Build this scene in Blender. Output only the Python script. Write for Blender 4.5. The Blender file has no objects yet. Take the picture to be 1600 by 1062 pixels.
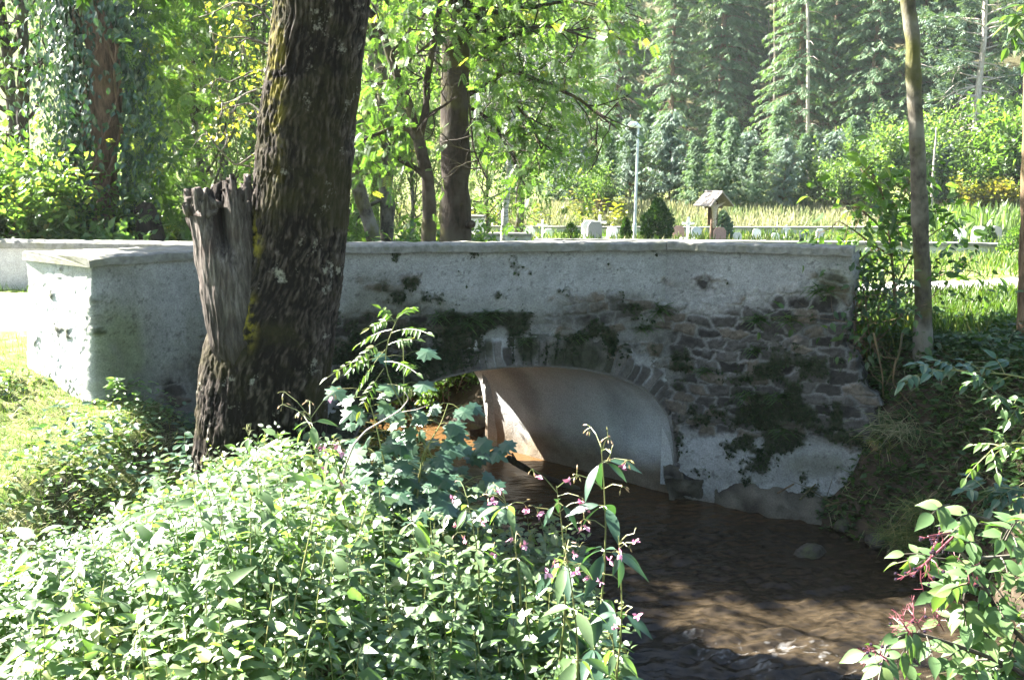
import bpy, math, random
import numpy as np
from mathutils import Vector

# ---------------------------------------------------------------- camera, sky, sun, exposure
S = bpy.context.scene
COL = S.collection
ZC = 3.38                      # eye height above the water (water is z = 0)
F_PX, CX, CY = 1505.0, 800.0, 531.0
PITCH = math.atan((531 - 265) / F_PX)
cam_d = bpy.data.cameras.new('camera')
cam = bpy.data.objects.new('camera', cam_d)
COL.objects.link(cam)
cam.location = (0, 0, ZC)
cam.rotation_euler = (math.pi / 2 - PITCH, 0, 0)
cam_d.sensor_width = 36.0
cam_d.lens = 36.0 * F_PX / 1600.0
cam_d.clip_start = 0.05
cam_d.clip_end = 1000.0
S.camera = cam

SUN_AZ = (-0.925, 0.38)
SUN_EL = math.radians(40)
w = bpy.data.worlds.new('World')
S.world = w
w.use_nodes = True
wn = w.node_tree
bg = wn.nodes['Background']
sky = wn.nodes.new('ShaderNodeTexSky')
sky.sky_type = 'NISHITA'
sky.sun_disc = False
sky.sun_elevation = SUN_EL
sky.sun_rotation = math.atan2(SUN_AZ[0], SUN_AZ[1])
sky.air_density = 1.0
sky.dust_density = 1.5
wn.links.new(sky.outputs[0], bg.inputs[0])
bg.inputs[1].default_value = 0.05
sd = bpy.data.lights.new('sun', 'SUN')
sd.energy = 5.0
sd.angle = math.radians(0.53)
sd.color = (1.0, 0.955, 0.87)
so = bpy.data.objects.new('sun', sd)
COL.objects.link(so)
ce = math.cos(SUN_EL)
sdir = Vector((SUN_AZ[0] * ce, SUN_AZ[1] * ce, math.sin(SUN_EL)))
so.rotation_euler = sdir.to_track_quat('Z', 'Y').to_euler()
S.view_settings.view_transform = 'Standard'
S.view_settings.look = 'None'
S.view_settings.gamma = 1.0
S.view_settings.exposure = 3.7
S.render.engine = 'CYCLES'
S.cycles.max_bounces = 8
S.cycles.diffuse_bounces = 4
S.cycles.transmission_bounces = 4
S.cycles.caustics_reflective = False
S.cycles.caustics_refractive = False
S.cycles.sample_clamp_indirect = 4.0
try:
    S.cycles.use_denoising = True
    S.cycles.denoiser = 'OPENIMAGEDENOISE'
    S.cycles.denoising_prefilter = 'ACCURATE'
except Exception:
    pass

# ---------------------------------------------------------------- helpers
def ray(px, py):
    u, v = (px - CX) / F_PX, (CY - py) / F_PX
    return np.array([u, math.cos(PITCH) + v * math.sin(PITCH), -math.sin(PITCH) + v * math.cos(PITCH)])
def PY(px, py, Y):             # point of the picture at depth Y
    d = ray(px, py)
    return np.array([0, 0, ZC]) + d * (Y / d[1])
def PZ(px, py, z):             # point of the picture at height z
    d = ray(px, py)
    return np.array([0, 0, ZC]) + d * ((z - ZC) / d[2])
def proj(P):
    P = np.asarray(P, float)
    x, y, z = P[:, 0], P[:, 1], P[:, 2] - ZC
    zc = y * math.cos(PITCH) - z * math.sin(PITCH)
    yc = y * math.sin(PITCH) + z * math.cos(PITCH)
    zc = np.where(zc < .05, .05, zc)
    return CX + F_PX * x / zc, CY - F_PX * yc / zc

def _h(ix, iy, iz, seed):
    h = (ix * 374761393 + iy * 668265263 + iz * 1440662683 + seed * 974634777) & 0xffffffff
    h = ((h ^ (h >> 13)) * 1274126177) & 0xffffffff
    h = ((h ^ (h >> 16)) * 2246822519) & 0xffffffff
    return ((h ^ (h >> 15)) & 0xffffff) / float(0xffffff)
def vn(P, seed=0):             # value noise, -1..1
    P = np.asarray(P, float)
    i = np.floor(P).astype(np.int64)
    f = P - i
    f = f * f * f * (f * (f * 6 - 15) + 10)
    o = 0
    for dx in (0, 1):
        wx = f[:, 0] if dx else 1 - f[:, 0]
        for dy in (0, 1):
            wy = f[:, 1] if dy else 1 - f[:, 1]
            for dz in (0, 1):
                wz = f[:, 2] if dz else 1 - f[:, 2]
                o = o + wx * wy * wz * _h(i[:, 0] + dx, i[:, 1] + dy, i[:, 2] + dz, seed)
    return o * 2 - 1
def fbm(P, octv=4, seed=0, gain=.5):
    P = np.asarray(P, float)
    o, a, t = 0, 1.0, 0
    for k in range(octv):
        o = o + a * vn(P * (2.03 ** k) + 17.3 * k, seed + k)
        t += a
        a *= gain
    return o / t
def worley(u, v, seed=0):      # F1, F2, cell id value
    iu, iv = np.floor(u).astype(np.int64), np.floor(v).astype(np.int64)
    f1 = np.full(u.shape, 9.); f2 = np.full(u.shape, 9.); cid = np.zeros(u.shape)
    for dx in (-1, 0, 1):
        for dy in (-1, 0, 1):
            a, b = iu + dx, iv + dy
            pu = a + .15 + .7 * _h(a, b, a * 0, seed) + .5 * (b & 1)*0
            pv = b + .2 + .6 * _h(a, b, a * 0 + 1, seed)
            d = np.hypot(u - pu, v - pv)
            c = _h(a, b, a * 0 + 2, seed)
            n = d < f1
            f2 = np.where(n, f1, np.minimum(f2, d))
            cid = np.where(n, c, cid)
            f1 = np.where(n, d, f1)
    return f1, f2, cid
def sstep(a, b, x):
    t = np.clip((x - a) / (b - a), 0, 1)
    return t * t * (3 - 2 * t)
def nrm(v):
    v = np.asarray(v, float)
    return v / np.maximum(np.linalg.norm(v, axis=-1, keepdims=True), 1e-9)

class B:                        # collects geometry of ONE mesh object
    def __init__(s):
        s.v, s.q, s.t, s.a, s.c, s.n = [], [], [], [], [], 0
    def add(s, V, Q=None, T=None, a=0.5, c=None):
        V = np.asarray(V, float).reshape(-1, 3)
        k = len(V)
        if Q is not None and len(Q): s.q.append(np.asarray(Q, np.int64).reshape(-1, 4) + s.n)
        if T is not None and len(T): s.t.append(np.asarray(T, np.int64).reshape(-1, 3) + s.n)
        s.v.append(V)
        s.a.append(np.broadcast_to(np.asarray(a, float), (k,)))
        s.c.append(np.zeros((k, 3)) if c is None else np.broadcast_to(np.asarray(c, float), (k, 3)))
        s.n += k
    def tube(s, pts, rad, n=8, a=0.5, cap=True, twist=0, wob=0, seed=0):
        pts = np.asarray(pts, float); m = len(pts)
        rad = np.broadcast_to(np.asarray(rad, float), (m,))
        tan = nrm(np.gradient(pts, axis=0))
        ref = np.array([1., 0, 0]) if abs(tan[0][2]) > .8 else np.array([0, 0, 1.])
        x = nrm(np.cross(ref, tan)); y = np.cross(tan, x)
        th = np.linspace(0, 2 * math.pi, n, endpoint=False)
        R = rad[:, None] * np.ones(n)
        V = pts[:, None, :] + R[..., None] * (np.cos(th)[None, :, None] * x[:, None, :] + np.sin(th)[None, :, None] * y[:, None, :])
        V = V.reshape(-1, 3)
        if wob:
            V = V + wob * np.repeat(rad, n)[:, None] * np.stack([vn(V * 2.2 / max(rad.max(), .02) * .35, seed + k) for k in range(3)], 1)
        i = np.arange(m - 1)[:, None] * n; j = np.arange(n)[None, :]; j2 = (j + 1) % n
        Q = np.stack([i + j, i + j2, i + n + j2, i + n + j], -1).reshape(-1, 4)
        V2, T = V, []
        if cap:
            V2 = np.vstack([V, pts[-1:] + tan[-1:] * rad[-1] * .5, pts[:1]])
            e = m * n
            b0 = (m - 1) * n
            T = [(b0 + k, b0 + (k + 1) % n, e) for k in range(n)] + [((k + 1) % n, k, e + 1) for k in range(n)]
        s.add(V2, Q, T, a)
    def box(s, c, sz, rz=0, a=0.5, bev=0.0, taper=1.0):
        c = np.asarray(c, float); hx, hy, hz = np.asarray(sz, float) / 2
        b = min(bev, hx * .9, hy * .9, hz * .9)
        rings = [(hx - b, hy - b, -hz), (hx, hy, -hz + b), (hx, hy, hz - b), (hx - b, hy - b, hz)] if b else [(hx, hy, -hz), (hx, hy, hz)]
        V = []
        for k, (x, y, z) in enumerate(rings):
            f = taper if z > 0 else 1
            if b:
                V += [(-x * f, -(y - b) * f, z), (-(x - b) * f, -y * f, z), ((x - b) * f, -y * f, z), (x * f, -(y - b) * f, z), (x * f, (y - b) * f, z), ((x - b) * f, y * f, z), (-(x - b) * f, y * f, z), (-x * f, (y - b) * f, z)]
            else:
                V += [(-x * f, -y * f, z), (x * f, -y * f, z), (x * f, y * f, z), (-x * f, y * f, z)]
        m = 8 if b else 4
        V = np.array(V)
        Q = [(r * m + k, r * m + (k + 1) % m, (r + 1) * m + (k + 1) % m, (r + 1) * m + k) for r in range(len(rings) - 1) for k in range(m)]
        T = []
        for base, fl in ((0, 1), ((len(rings) - 1) * m, 0)):
            for k in range(1, m - 1):
                t = (base, base + k, base + k + 1)
                T.append(t[::-1] if fl else t)
        cs, sn = math.cos(rz), math.sin(rz)
        V = np.stack([V[:, 0] * cs - V[:, 1] * sn, V[:, 0] * sn + V[:, 1] * cs, V[:, 2]], 1) + c
        s.add(V, Q, T, a)
    def inst(s, tmpl, pos, d, nv, sc, a=0.5):
        TV, TQ, TT = tmpl
        pos = np.asarray(pos, float).reshape(-1, 3); N = len(pos)
        if N == 0: return
        y = nrm(np.broadcast_to(d, (N, 3))); n0 = nrm(np.broadcast_to(nv, (N, 3)))
        x = np.cross(y, n0)
        x = nrm(x + 1e-6); z = np.cross(x, y)
        sc = np.asarray(sc, float)
        if sc.ndim == 0: sc = np.full(N, float(sc))
        V = (TV[None, :, 0:1] * x[:, None] + TV[None, :, 1:2] * y[:, None] + TV[None, :, 2:3] * z[:, None]) * sc[:, None, None] + pos[:, None]
        k = len(TV)
        off = (np.arange(N) * k)[:, None, None]
        Q = (TQ[None] + off).reshape(-1, 4) if len(TQ) else None
        T = (TT[None] + off).reshape(-1, 3) if len(TT) else None
        s.add(V.reshape(-1, 3), Q, T, np.repeat(np.broadcast_to(a, (N,)), k))
    def build(s, name, mat, parent=None, smooth=False, col=False, loc=None):
        me = bpy.data.meshes.new(name)
        V = np.vstack(s.v)
        if loc is not None: V = V - np.asarray(loc)
        me.vertices.add(len(V)); me.vertices.foreach_set('co', V.astype(np.float32).ravel())
        q = np.vstack(s.q) if s.q else np.zeros((0, 4), np.int64)
        t = np.vstack(s.t) if s.t else np.zeros((0, 3), np.int64)
        idx = np.concatenate([q.ravel(), t.ravel()]).astype(np.int32)
        me.loops.add(len(idx)); me.loops.foreach_set('vertex_index', idx)
        me.polygons.add(len(q) + len(t))
        st = np.concatenate([np.arange(len(q)) * 4, len(q) * 4 + np.arange(len(t)) * 3]).astype(np.int32)
        me.polygons.foreach_set('loop_start', st)
        me.polygons.foreach_set('use_smooth', np.full(len(st), bool(smooth)))
        at = me.attributes.new('v', 'FLOAT', 'POINT')
        at.data.foreach_set('value', np.concatenate(s.a).astype(np.float32))
        if col:
            ca = me.attributes.new('col', 'FLOAT_COLOR', 'POINT')
            c = np.vstack(s.c)
            ca.data.foreach_set('color', np.hstack([c, np.ones((len(c), 1))]).astype(np.float32).ravel())
        me.update(calc_edges=True)
        me.materials.append(mat)
        o = bpy.data.objects.new(name, me)
        COL.objects.link(o)
        if loc is not None and parent is None: o.location = loc
        if parent is not None: o.parent = parent
        return o
def tag(o, label, cat, group=None, kind=None):
    o['label'] = label; o['category'] = cat
    if group: o['group'] = group
    if kind: o['kind'] = kind
    return o
def stuff(o, label, cat): return tag(o, label, cat, None, 'stuff')
def struct(o): o['kind'] = 'structure'; return o
def thing(name, label, cat, loc=(0, 0, 0), group=None, rz=0):
    o = bpy.data.objects.new(name, None)
    COL.objects.link(o)
    o.empty_display_size = .1
    o.location = [float(x) for x in loc]; o.rotation_euler = (0, 0, rz)
    return tag(o, label, cat, group)
def copy_tree(o, parent=None):
    c = o.copy(); COL.objects.link(c)
    if parent is not None: c.parent = parent
    for ch in list(o.children): copy_tree(ch, c)
    return c
def place(proto, used, loc, rz=0, sc=(1, 1, 1), label=None, group=None, tilt=(0, 0)):
    o = proto if not used else copy_tree(proto)
    o.location = [float(x) for x in loc]; o.rotation_euler = (tilt[0], tilt[1], rz); o.scale = sc
    if label: o['label'] = label
    if group: o['group'] = group
    return o

# ---------------------------------------------------------------- materials
class N:
    def __init__(s, name):
        s.m = bpy.data.materials.new(name); s.m.use_nodes = True
        s.t = s.m.node_tree
        s.out = s.t.nodes['Material Output']; s.p = s.t.nodes['Principled BSDF']
    def n(s, typ, inp=None, **kw):
        nd = s.t.nodes.new('ShaderNode' + typ)
        for k, v in kw.items(): setattr(nd, k, v)
        for k, v in (inp or {}).items(): s.set(nd, k, v)
        return nd
    def set(s, nd, k, v):
        i = nd.inputs[k]
        if isinstance(v, bpy.types.Node): s.t.links.new(v.outputs[0], i)
        elif isinstance(v, bpy.types.NodeSocket): s.t.links.new(v, i)
        else: i.default_value = v
    def attr(s, name, out):
        return s.n('Attribute', attribute_name=name).outputs[out]
    def obj(s): return s.n('TexCoord').outputs['Object']
    def geo(s): return s.n('NewGeometry').outputs['Position']
    def noise(s, scale, detail=4, vec=None, rough=.55, stretch=None):
        vec = vec if vec is not None else s.geo()
        if stretch:
            mp = s.n('Mapping', {0: vec}); mp.inputs['Scale'].default_value = stretch; vec = mp.outputs[0]
        return s.n('TexNoise', {'Vector': vec, 'Scale': scale, 'Detail': detail, 'Roughness': rough}).outputs[0]
    def ramp(s, fac, stops):
        r = s.n('ValToRGB', {0: fac})
        e = r.color_ramp.elements
        while len(e) < len(stops): e.new(.5)
        for el, (p, c) in zip(e, stops):
            el.position = p
            el.color = (*c, 1) if not isinstance(c, (int, float)) else (c, c, c, 1)
        return r.outputs[0]
    def mix(s, fac, a, b, blend='MIX'):
        m = s.n('Mix', data_type='RGBA', blend_type=blend)
        for i, v in ((0, fac), (6, a), (7, b)):
            if isinstance(v, tuple): v = (*v, 1)
            s.set(m, i, v)
        return m.outputs[2]
    def math(s, op, a, b=0.0):
        return s.n('Math', {0: a, 1: b}, operation=op).outputs[0]
    def bump(s, h, strength=.5, dist=.02, nrm=None):
        b = s.n('Bump', {'Height': h, 'Strength': strength, 'Distance': dist})
        if nrm is not None: s.set(b, 'Normal', nrm)
        return b.outputs[0]
    def fin(s, base=None, rough=None, normal=None, spec=None, **kw):
        if base is not None: s.set(s.p, 'Base Color', (*base, 1) if isinstance(base, tuple) else base)
        if rough is not None: s.set(s.p, 'Roughness', rough)
        if normal is not None: s.set(s.p, 'Normal', normal)
        if spec is not None: s.set(s.p, 'Specular IOR Level', spec)
        return s.m

def leaf_mat(name, stops, trans=.4, rough=.42, spec=.45, tint=(1.25, 1.45, .45)):
    m = N(name)
    base = m.ramp(m.attr('v', 'Fac'), stops)
    f = m.noise(28, 2)
    base = m.mix(m.ramp(f, [(.35, 0.0), (.7, .35)]), base, m.mix(1.0, base, (.55, .6, .5), 'MULTIPLY'))
    m.fin(base, rough, spec=spec)
    tr = m.n('BsdfTranslucent', {'Color': m.mix(1.0, base, tint, 'MULTIPLY')})
    mx = m.n('MixShader', {0: trans, 1: m.p.outputs[0], 2: tr.outputs[0]})
    m.t.links.new(mx.outputs[0], m.out.inputs[0])
    return m.m
def bark_mat(name, c0, c1, c2=None, scale=14, moss=0.0, bump=.02, stretch=(1, 1, .25)):
    m = N(name)
    g = m.geo()
    a = m.noise(scale, 6, g, .65, stretch)
    b = m.noise(2.3, 4, g)
    col = m.ramp(a, [(.32, c0), (.62, c1)])
    if c2: col = m.mix(m.ramp(b, [(.48, 0.0), (.62, .8)]), col, c2)
    if moss:
        mz = m.noise(1.7, 5, g, .6)
        col = m.mix(m.ramp(mz, [(.5, 0.0), (.62, moss)]), col, (.075, .075, .018))
    return m.fin(col, .9, m.bump(a, .9, bump), .15)
# ---------------------------------------------------------------- terrain
STREAM = np.array([(-3.6, 24, 1.2), (-3.3, 16, 1.25), (-2.9, 13.2, 1.3), (-1.96, 11.5, 1.25), (.07, 9.6, 1.2), (1.5, 8.3, 1.45), (2.25, 7.2, 1.55), (2.2, 5.6, 1.45), (2.0, 3.2, 1.4), (1.9, -6, 1.4)])
def stream_dist(x, y):          # signed distance to the water's edge and side (+1 right of the flow)
    best = np.full(np.shape(x), 1e9); side = np.zeros(np.shape(x))
    for (x0, y0, w0), (x1, y1, w1) in zip(STREAM[:-1], STREAM[1:]):
        dx, dy = x1 - x0, y1 - y0; L = dx * dx + dy * dy
        t = np.clip(((x - x0) * dx + (y - y0) * dy) / L, 0, 1)
        d = np.hypot(x - x0 - t * dx, y - y0 - t * dy) - (w0 + t * (w1 - w0))
        s = np.sign(-(dx * (y - y0) - dy * (x - x0)))
        n = d < best
        best = np.where(n, d, best); side = np.where(n, s, side)
    return best, side
def forest_edge(x):              # the wood runs from right front to left back
    return np.clip(57 + (30 - x) * .95, 52, 86)
def plateau(x, y):
    z = np.full(np.shape(x), 1.75)
    z = z - .75 * sstep(14.5, 27, y) - .5 * sstep(28, 44, y)
    z = z + .75 * sstep(44, 50, y) + .42 * np.maximum(0, y - forest_edge(x) + 5)
    z = z + .5 * np.maximum(0, -x - 16) * sstep(16, 30, y) * .6
    return z
def ground_z(x, y):
    x = np.asarray(x, float); y = np.asarray(y, float)
    d, sd_ = stream_dist(x, y)
    right = sd_ < 0
    w = np.where(right, 1.05, 2.0)
    w = np.where(right & (y < 7), 1.3, w)
    w = np.where(right, w + 1.7 * sstep(8.3, 8.8, y) * sstep(3.45, 3.05, x), w)
    z0 = plateau(x, y)
    z0 = np.where(~right & (y < 9.4), z0 - (.36 * sstep(-5, -3.3, x) + .55 * sstep(-3.3, -2.3, x) * sstep(3.6, 5.6, y)) * sstep(9.4, 8.6, y), z0)
    k = np.clip(d / w, 0, 1)
    prof = np.where(right, 1 - (1 - k) ** 1.7, k * k * (3 - 2 * k))
    z = np.where(d < 0, -.12 + np.maximum(d, -.6) * .5, -.12 + (z0 + .12) * prof)
    P = np.stack([x.ravel(), y.ravel(), np.zeros(x.size)], 1)
    n1 = fbm(P * 1.3, 4, 5).reshape(x.shape); n2 = fbm(P * 6, 3, 9).reshape(x.shape)
    onpath = path_mask(x, y)
    amp = np.where(d < .1, .02, .09) * (1 - onpath)
    far = sstep(14, 30, y)
    return z + amp * (n1 + .35 * n2) * (1 + .5 * far)
def path_mask(x, y):
    # gravel way: from the left edge over the bridge and off to the right behind the bank
    c = np.interp(x, [-16, -7, -4.2, -1.5, 2.5, 5, 8, 14], [13.5, 11.4, 10.75, 10.6, 11.2, 13.2, 13.9, 14.2])
    h = np.interp(x, [-16, -7, -4, 3, 5, 14], [1.9, 1.6, .85, .85, .75, .75])
    return sstep(.15, -.15, np.abs(y - c) - h)
def axis(segs):
    return np.concatenate([np.arange(a, b, s) for a, b, s in segs])
ax_x = axis([(-160, -40, 8), (-40, -10, .8), (-10, 8, .09), (8, 30, .8), (30, 161, 8)])
ax_y = axis([(-12, 1, .5), (1, 15, .09), (15, 30, .4), (30, 70, 1), (70, 260, 8)])
GX, GY = np.meshgrid(ax_x, ax_y)
GZ = ground_z(GX, GY)
nx, ny = len(ax_x), len(ax_y)
i = np.arange(ny - 1)[:, None] * nx + np.arange(nx - 1)[None]
b = B()
pm = path_mask(GX, GY).ravel()
dd, ss = stream_dist(GX, GY)
wet = sstep(.9, .0, dd).ravel() * (GY.ravel() < 30)
wood = (sstep(-3, 2, GY - forest_edge(GX)) * sstep(1, 5, GX)).ravel()
b.add(np.stack([GX, GY, GZ], -1).reshape(-1, 3), np.stack([i, i + 1, i + nx + 1, i + nx], -1).reshape(-1, 4), None, pm, np.stack([pm, wet, wood], 1))
m = N('earth_and_turf')
g = m.geo()
n1, n2, n3 = m.noise(1.1, 5, g), m.noise(9, 5, g), m.noise(60, 3, g)
grass = m.ramp(n2, [(.3, (.045, .075, .02)), (.5, (.10, .13, .035)), (.7, (.23, .20, .10))])
soil = m.ramp(n2, [(.3, (.018, .014, .010)), (.7, (.068, .052, .036))])
sep = m.n('SeparateColor', {0: m.attr('col', 'Color')})
sl = m.n('SeparateXYZ', {0: m.n('NewGeometry').outputs['Normal']}).outputs[2]
steep = m.ramp(m.math('ADD', sl, m.math('MULTIPLY', n1, .25)), [(.86, 1.0), (1.02, 0.0)])
cc = m.mix(steep, grass, soil)
cc = m.mix(sep.outputs[1], cc, soil)
cc = m.mix(sep.outputs[2], cc, m.ramp(n2, [(.3, (.03, .028, .014)), (.7, (.07, .065, .03))]))
gravel = m.ramp(n3, [(.3, (.27, .26, .25)), (.7, (.46, .45, .43))])
cc = m.mix(sep.outputs[0], cc, gravel)
m.fin(cc, .95, m.bump(n2, .5, .03, m.bump(n3, .5, .01)), .1)
struct(b.build('ground', m.m, smooth=True, col=True))

# ---------------------------------------------------------------- water
wx = axis([(-6.5, -2, .06), (-2, 5.2, .022)]); wy = axis([(3.6, 11, .022), (11, 20, .07)])
WX, WY = np.meshgrid(wx, wy)
dW, _ = stream_dist(WX, WY)
Pw = np.stack([WX.ravel(), WY.ravel(), np.zeros(WX.size)], 1)
rot = np.array([[.707, -.707, 0], [.707, .707, 0], [0, 0, 1]])
fl = Pw @ rot.T                                  # along / across the flow under the arch
fast = sstep(10.2, 8.4, WY.ravel())
st = np.stack([Pw[:, 0] * 1.0 + .5 * Pw[:, 1], Pw[:, 1] * 2.3 - .7 * Pw[:, 0], Pw[:, 2]], 1)
big = fbm(st * 1.6, 3, 31); mid = fbm(st * 4.5, 3, 35); small = fbm(st * 14, 2, 39)
hgt = fast * (.030 * big + .022 * mid + .006 * small) + .004 * mid + .0022 * small
foam_src = 0
fx, fy = Pw[:, 0], Pw[:, 1]
for (px, py, rx, ry, amp) in [(1100, 850, 70, 28, .55), (1140, 870, 30, 16, .4), (880, 930, 40, 50, .3), (960, 960, 30, 60, .4), (1180, 1020, 120, 45, .75), (1260, 1000, 60, 22, .6), (1300, 1040, 130, 30, .7), (1240, 925, 90, 14, .4), (1420, 930, 40, 18, .5), (1080, 1000, 40, 40, .6), (930, 850, 30, 25, .35), (1210, 830, 60, 14, .35), (1330, 960, 60, 15, .3), (730, 790, 60, 25, .15), (1480, 980, 40, 30, .5), (1000, 880, 60, 30, .2)]:
    c = PZ(px, py, 0)
    ex, ey = rx / F_PX * c[1], ry / F_PX * c[1] * 2.4
    foam_src = foam_src + amp * np.exp(-((fx - c[0]) / ex) ** 2 - ((fy - c[1]) / ey) ** 2)
ridge = 1 - np.abs(fbm(st * 5, 4, 51)) * 3.2
ridge2 = 1 - np.abs(fbm(st * 13, 3, 57)) * 2.6
foam = np.clip((np.clip(ridge, 0, 1) * .5 + np.clip(ridge2, 0, 1) * .6) * np.clip(foam_src, 0, 1) * 1.0 - .42, 0, 1) * 1.15
hgt = hgt + .035 * np.clip(foam_src, 0, 1) * mid + .006 * foam
i = np.arange(len(wy) - 1)[:, None] * len(wx) + np.arange(len(wx) - 1)[None]
Q = np.stack([i, i + 1, i + len(wx) + 1, i + len(wx)], -1).reshape(-1, 4)
keep = (dW.ravel() < .45)
Q = Q[keep[Q].all(1)]
Pw[:, 2] = hgt
b = B(); b.add(Pw, Q, None, np.clip(foam, 0, 1))
m = N('brown_water')
g = m.geo()
mp = m.n('Mapping', {0: g}); mp.inputs['Scale'].default_value = (1.2, 2.6, 1); mp.inputs['Rotation'].default_value = (0, 0, .6)
s1, s2 = m.noise(9, 4, mp.outputs[0]), m.noise(45, 3, mp.outputs[0])
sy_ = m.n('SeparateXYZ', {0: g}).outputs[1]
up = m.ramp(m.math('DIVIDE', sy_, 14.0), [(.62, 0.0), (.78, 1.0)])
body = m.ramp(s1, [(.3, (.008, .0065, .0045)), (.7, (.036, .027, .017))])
body = m.mix(up, body, (.085, .046, .018))  # sunlit orange of the upstream water painted into its colour
s3 = m.noise(130, 3, mp.outputs[0])
fo = m.ramp(m.math('MULTIPLY', m.attr('v', 'Fac'), m.math('ADD', m.math('MULTIPLY', s2, 1.2), m.math('MULTIPLY', s3, 1.2))), [(.22, 0.0), (.9, .45)])
body = m.mix(fo, body, (.30, .30, .30))
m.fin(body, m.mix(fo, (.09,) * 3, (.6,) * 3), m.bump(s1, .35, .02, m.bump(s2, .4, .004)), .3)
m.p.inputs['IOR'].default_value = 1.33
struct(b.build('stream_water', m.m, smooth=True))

# ---------------------------------------------------------------- bridge
ZT = 2.66                                         # top of the coping
def cop(px, py, z=ZT): return PZ(px, py, z)
E0 = cop(34, 392.3); E1 = cop(139, 402.7); K1 = cop(399, 384.2); K2 = cop(1042, 379); E2 = cop(1332, 388.2)
VX = np.array([-2.03, 1.9])                       # along the skewed tunnel
line = np.array([E0[:2], E1[:2], K1[:2], K2[:2], E2[:2]])
din = .045                                        # coping overhang
def offset_line(L, o):
    out = []
    for k in range(len(L)):
        ns = []
        if k > 0: t = L[k] - L[k - 1]; ns.append(nrm(np.array([-t[1], t[0]])))
        if k < len(L) - 1: t = L[k + 1] - L[k]; ns.append(nrm(np.array([-t[1], t[0]])))
        if len(ns) == 1: out.append(L[k] + ns[0] * o)
        else:
            h = nrm(ns[0] + ns[1]); out.append(L[k] + h * o / max(.35, h @ ns[0]))
    return np.array(out)
wl = offset_line(line, din)                       # wall face under the coping
wl[0] = wl[0] + nrm(wl[1] - wl[0]) * .045
dirR = nrm(wl[4] - wl[3]); wlx = wl.copy(); wlx[4] = wl[4] + dirR * .62
seg = np.linalg.norm(np.diff(wlx, axis=0), axis=1); cum = np.concatenate([[0], np.cumsum(seg)])
segn = [nrm(np.array([t[1], -t[0]])) for t in np.diff(wlx, axis=0)]      # outward (towards the creek)
def wall_xy(s):
    return np.stack([np.interp(s, cum, wlx[:, 0]), np.interp(s, cum, wlx[:, 1])], -1)
def wall_n(s):
    k = np.clip(np.searchsorted(cum, s, 'right') - 1, 0, 3)
    nn = np.array(segn)[k]
    for c in (1, 2, 3):                            # round the corners a little
        r = .035 if c == 1 else .1
        t = sstep(cum[c] - r, cum[c] + r, s)[:, None]
        inb = (np.abs(s - cum[c]) < r)[:, None]
        nn = np.where(inb, segn[c - 1] * (1 - t) + segn[c] * t, nn)
    return nrm(nn)
# arch outline, traced on the plane of the middle wall
pl_n, pl_o = segn[2], wlx[2]
def on_plane(px, py, o=0.0):
    d = ray(px, py); d2 = d[:2] @ pl_n
    t = ((pl_o + pl_n * o) @ pl_n) / d2
    return np.array([0, 0, ZC]) + d * t
dirC = nrm(wlx[3] - wlx[2])
def s_of(p): return cum[2] + (p[:2] - wlx[2]) @ dirC
arch_px = [(1052, 812), (1052, 770), (1053, 725), (1051, 690), (1044, 655), (1026, 626), (1000, 604), (960, 588), (910, 577.5), (860, 573), (800, 573.5), (740, 580), (690, 592), (640, 611), (600, 634), (565, 664), (547, 700), (541, 740), (540, 812)]
arch = np.array([[s_of(on_plane(*p)), on_plane(*p)[2]] for p in arch_px])
# smooth resample
def resample(A, n):
    t = np.concatenate([[0], np.cumsum(np.linalg.norm(np.diff(A, axis=0), axis=1))])
    tt = np.linspace(0, t[-1], n)
    R = np.stack([np.interp(tt, t, A[:, k]) for k in range(A.shape[1])], 1)
    for _ in range(max(1, n // 40)):
        R[1:-1] = .25 * R[:-2] + .5 * R[1:-1] + .25 * R[2:]
    return R
arc = resample(arch, 160)
def in_arch(s, z, grow=0.0):
    zz = np.interp(s, arc[::-1, 0], arc[::-1, 1], left=-9, right=-9)
    return z < zz - grow
arc_c = np.array([arc[:, 0].mean(), .35])
def arch_dist(s, z):                               # distance outside the arch outline
    D = np.full(s.shape, 9.)
    for p in arc[::3]: D = np.minimum(D, np.hypot(s - p[0], z - p[1]))
    return D

bridge = thing('stone_bridge', 'whitewashed old stone arch bridge with concrete coped parapet spanning the brown creek', 'bridge', (0, 9.6, 0))
def local(o): o.matrix_parent_inverse = bridge.matrix_world.inverted(); return o
BL = (0, 9.6, 0)

def blobs(px, py, L):
    o = 0
    for (x, y, rx, ry, a) in L:
        o = o + a * np.exp(-(((px - x) / rx) ** 2 + ((py - y) / ry) ** 2) ** 1.6)
    return o
ds = .0115
ss_ = np.arange(0, cum[-1], ds); zz_ = np.arange(-.15, ZT - .050, ds)
SS, ZZ = np.meshgrid(ss_, zz_)
s, z = SS.ravel(), ZZ.ravel()
zr = np.array([3, 2.35, 2.05, 1.78, 1.62, 1.40, 1.18, 1.0, .8, .6, .3, -.2])
er = np.array([0, 0, 0, .0, .05, .19, .30, .34, .29, .20, .03, -.5]) + (cum[4] - .62)
row = np.floor(z / .13 + .2 * vn(np.stack([z * 3, z * 0, z * 0], 1), 2)); ri = row.astype(np.int64)
fr_ = z / .13 - np.floor(z / .13)
EDGE = np.interp(z, zr[::-1], er[::-1]) + np.where(z < 1.8, .10 * (_h(ri, ri * 0, ri * 0, 5) - .5) * sstep(0, .12, fr_) * sstep(1, .88, fr_), 0) + .012 * vn(np.stack([z * 20, z * 0, z * 0], 1), 3)
over = np.maximum(s - EDGE, 0)
se = np.minimum(s, EDGE)
xy = wall_xy(se) ; nn = wall_n(se)
xy = xy - nn * over[:, None] + dirR * (.02 * np.minimum(over, .05) / .05)[:, None]
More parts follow.
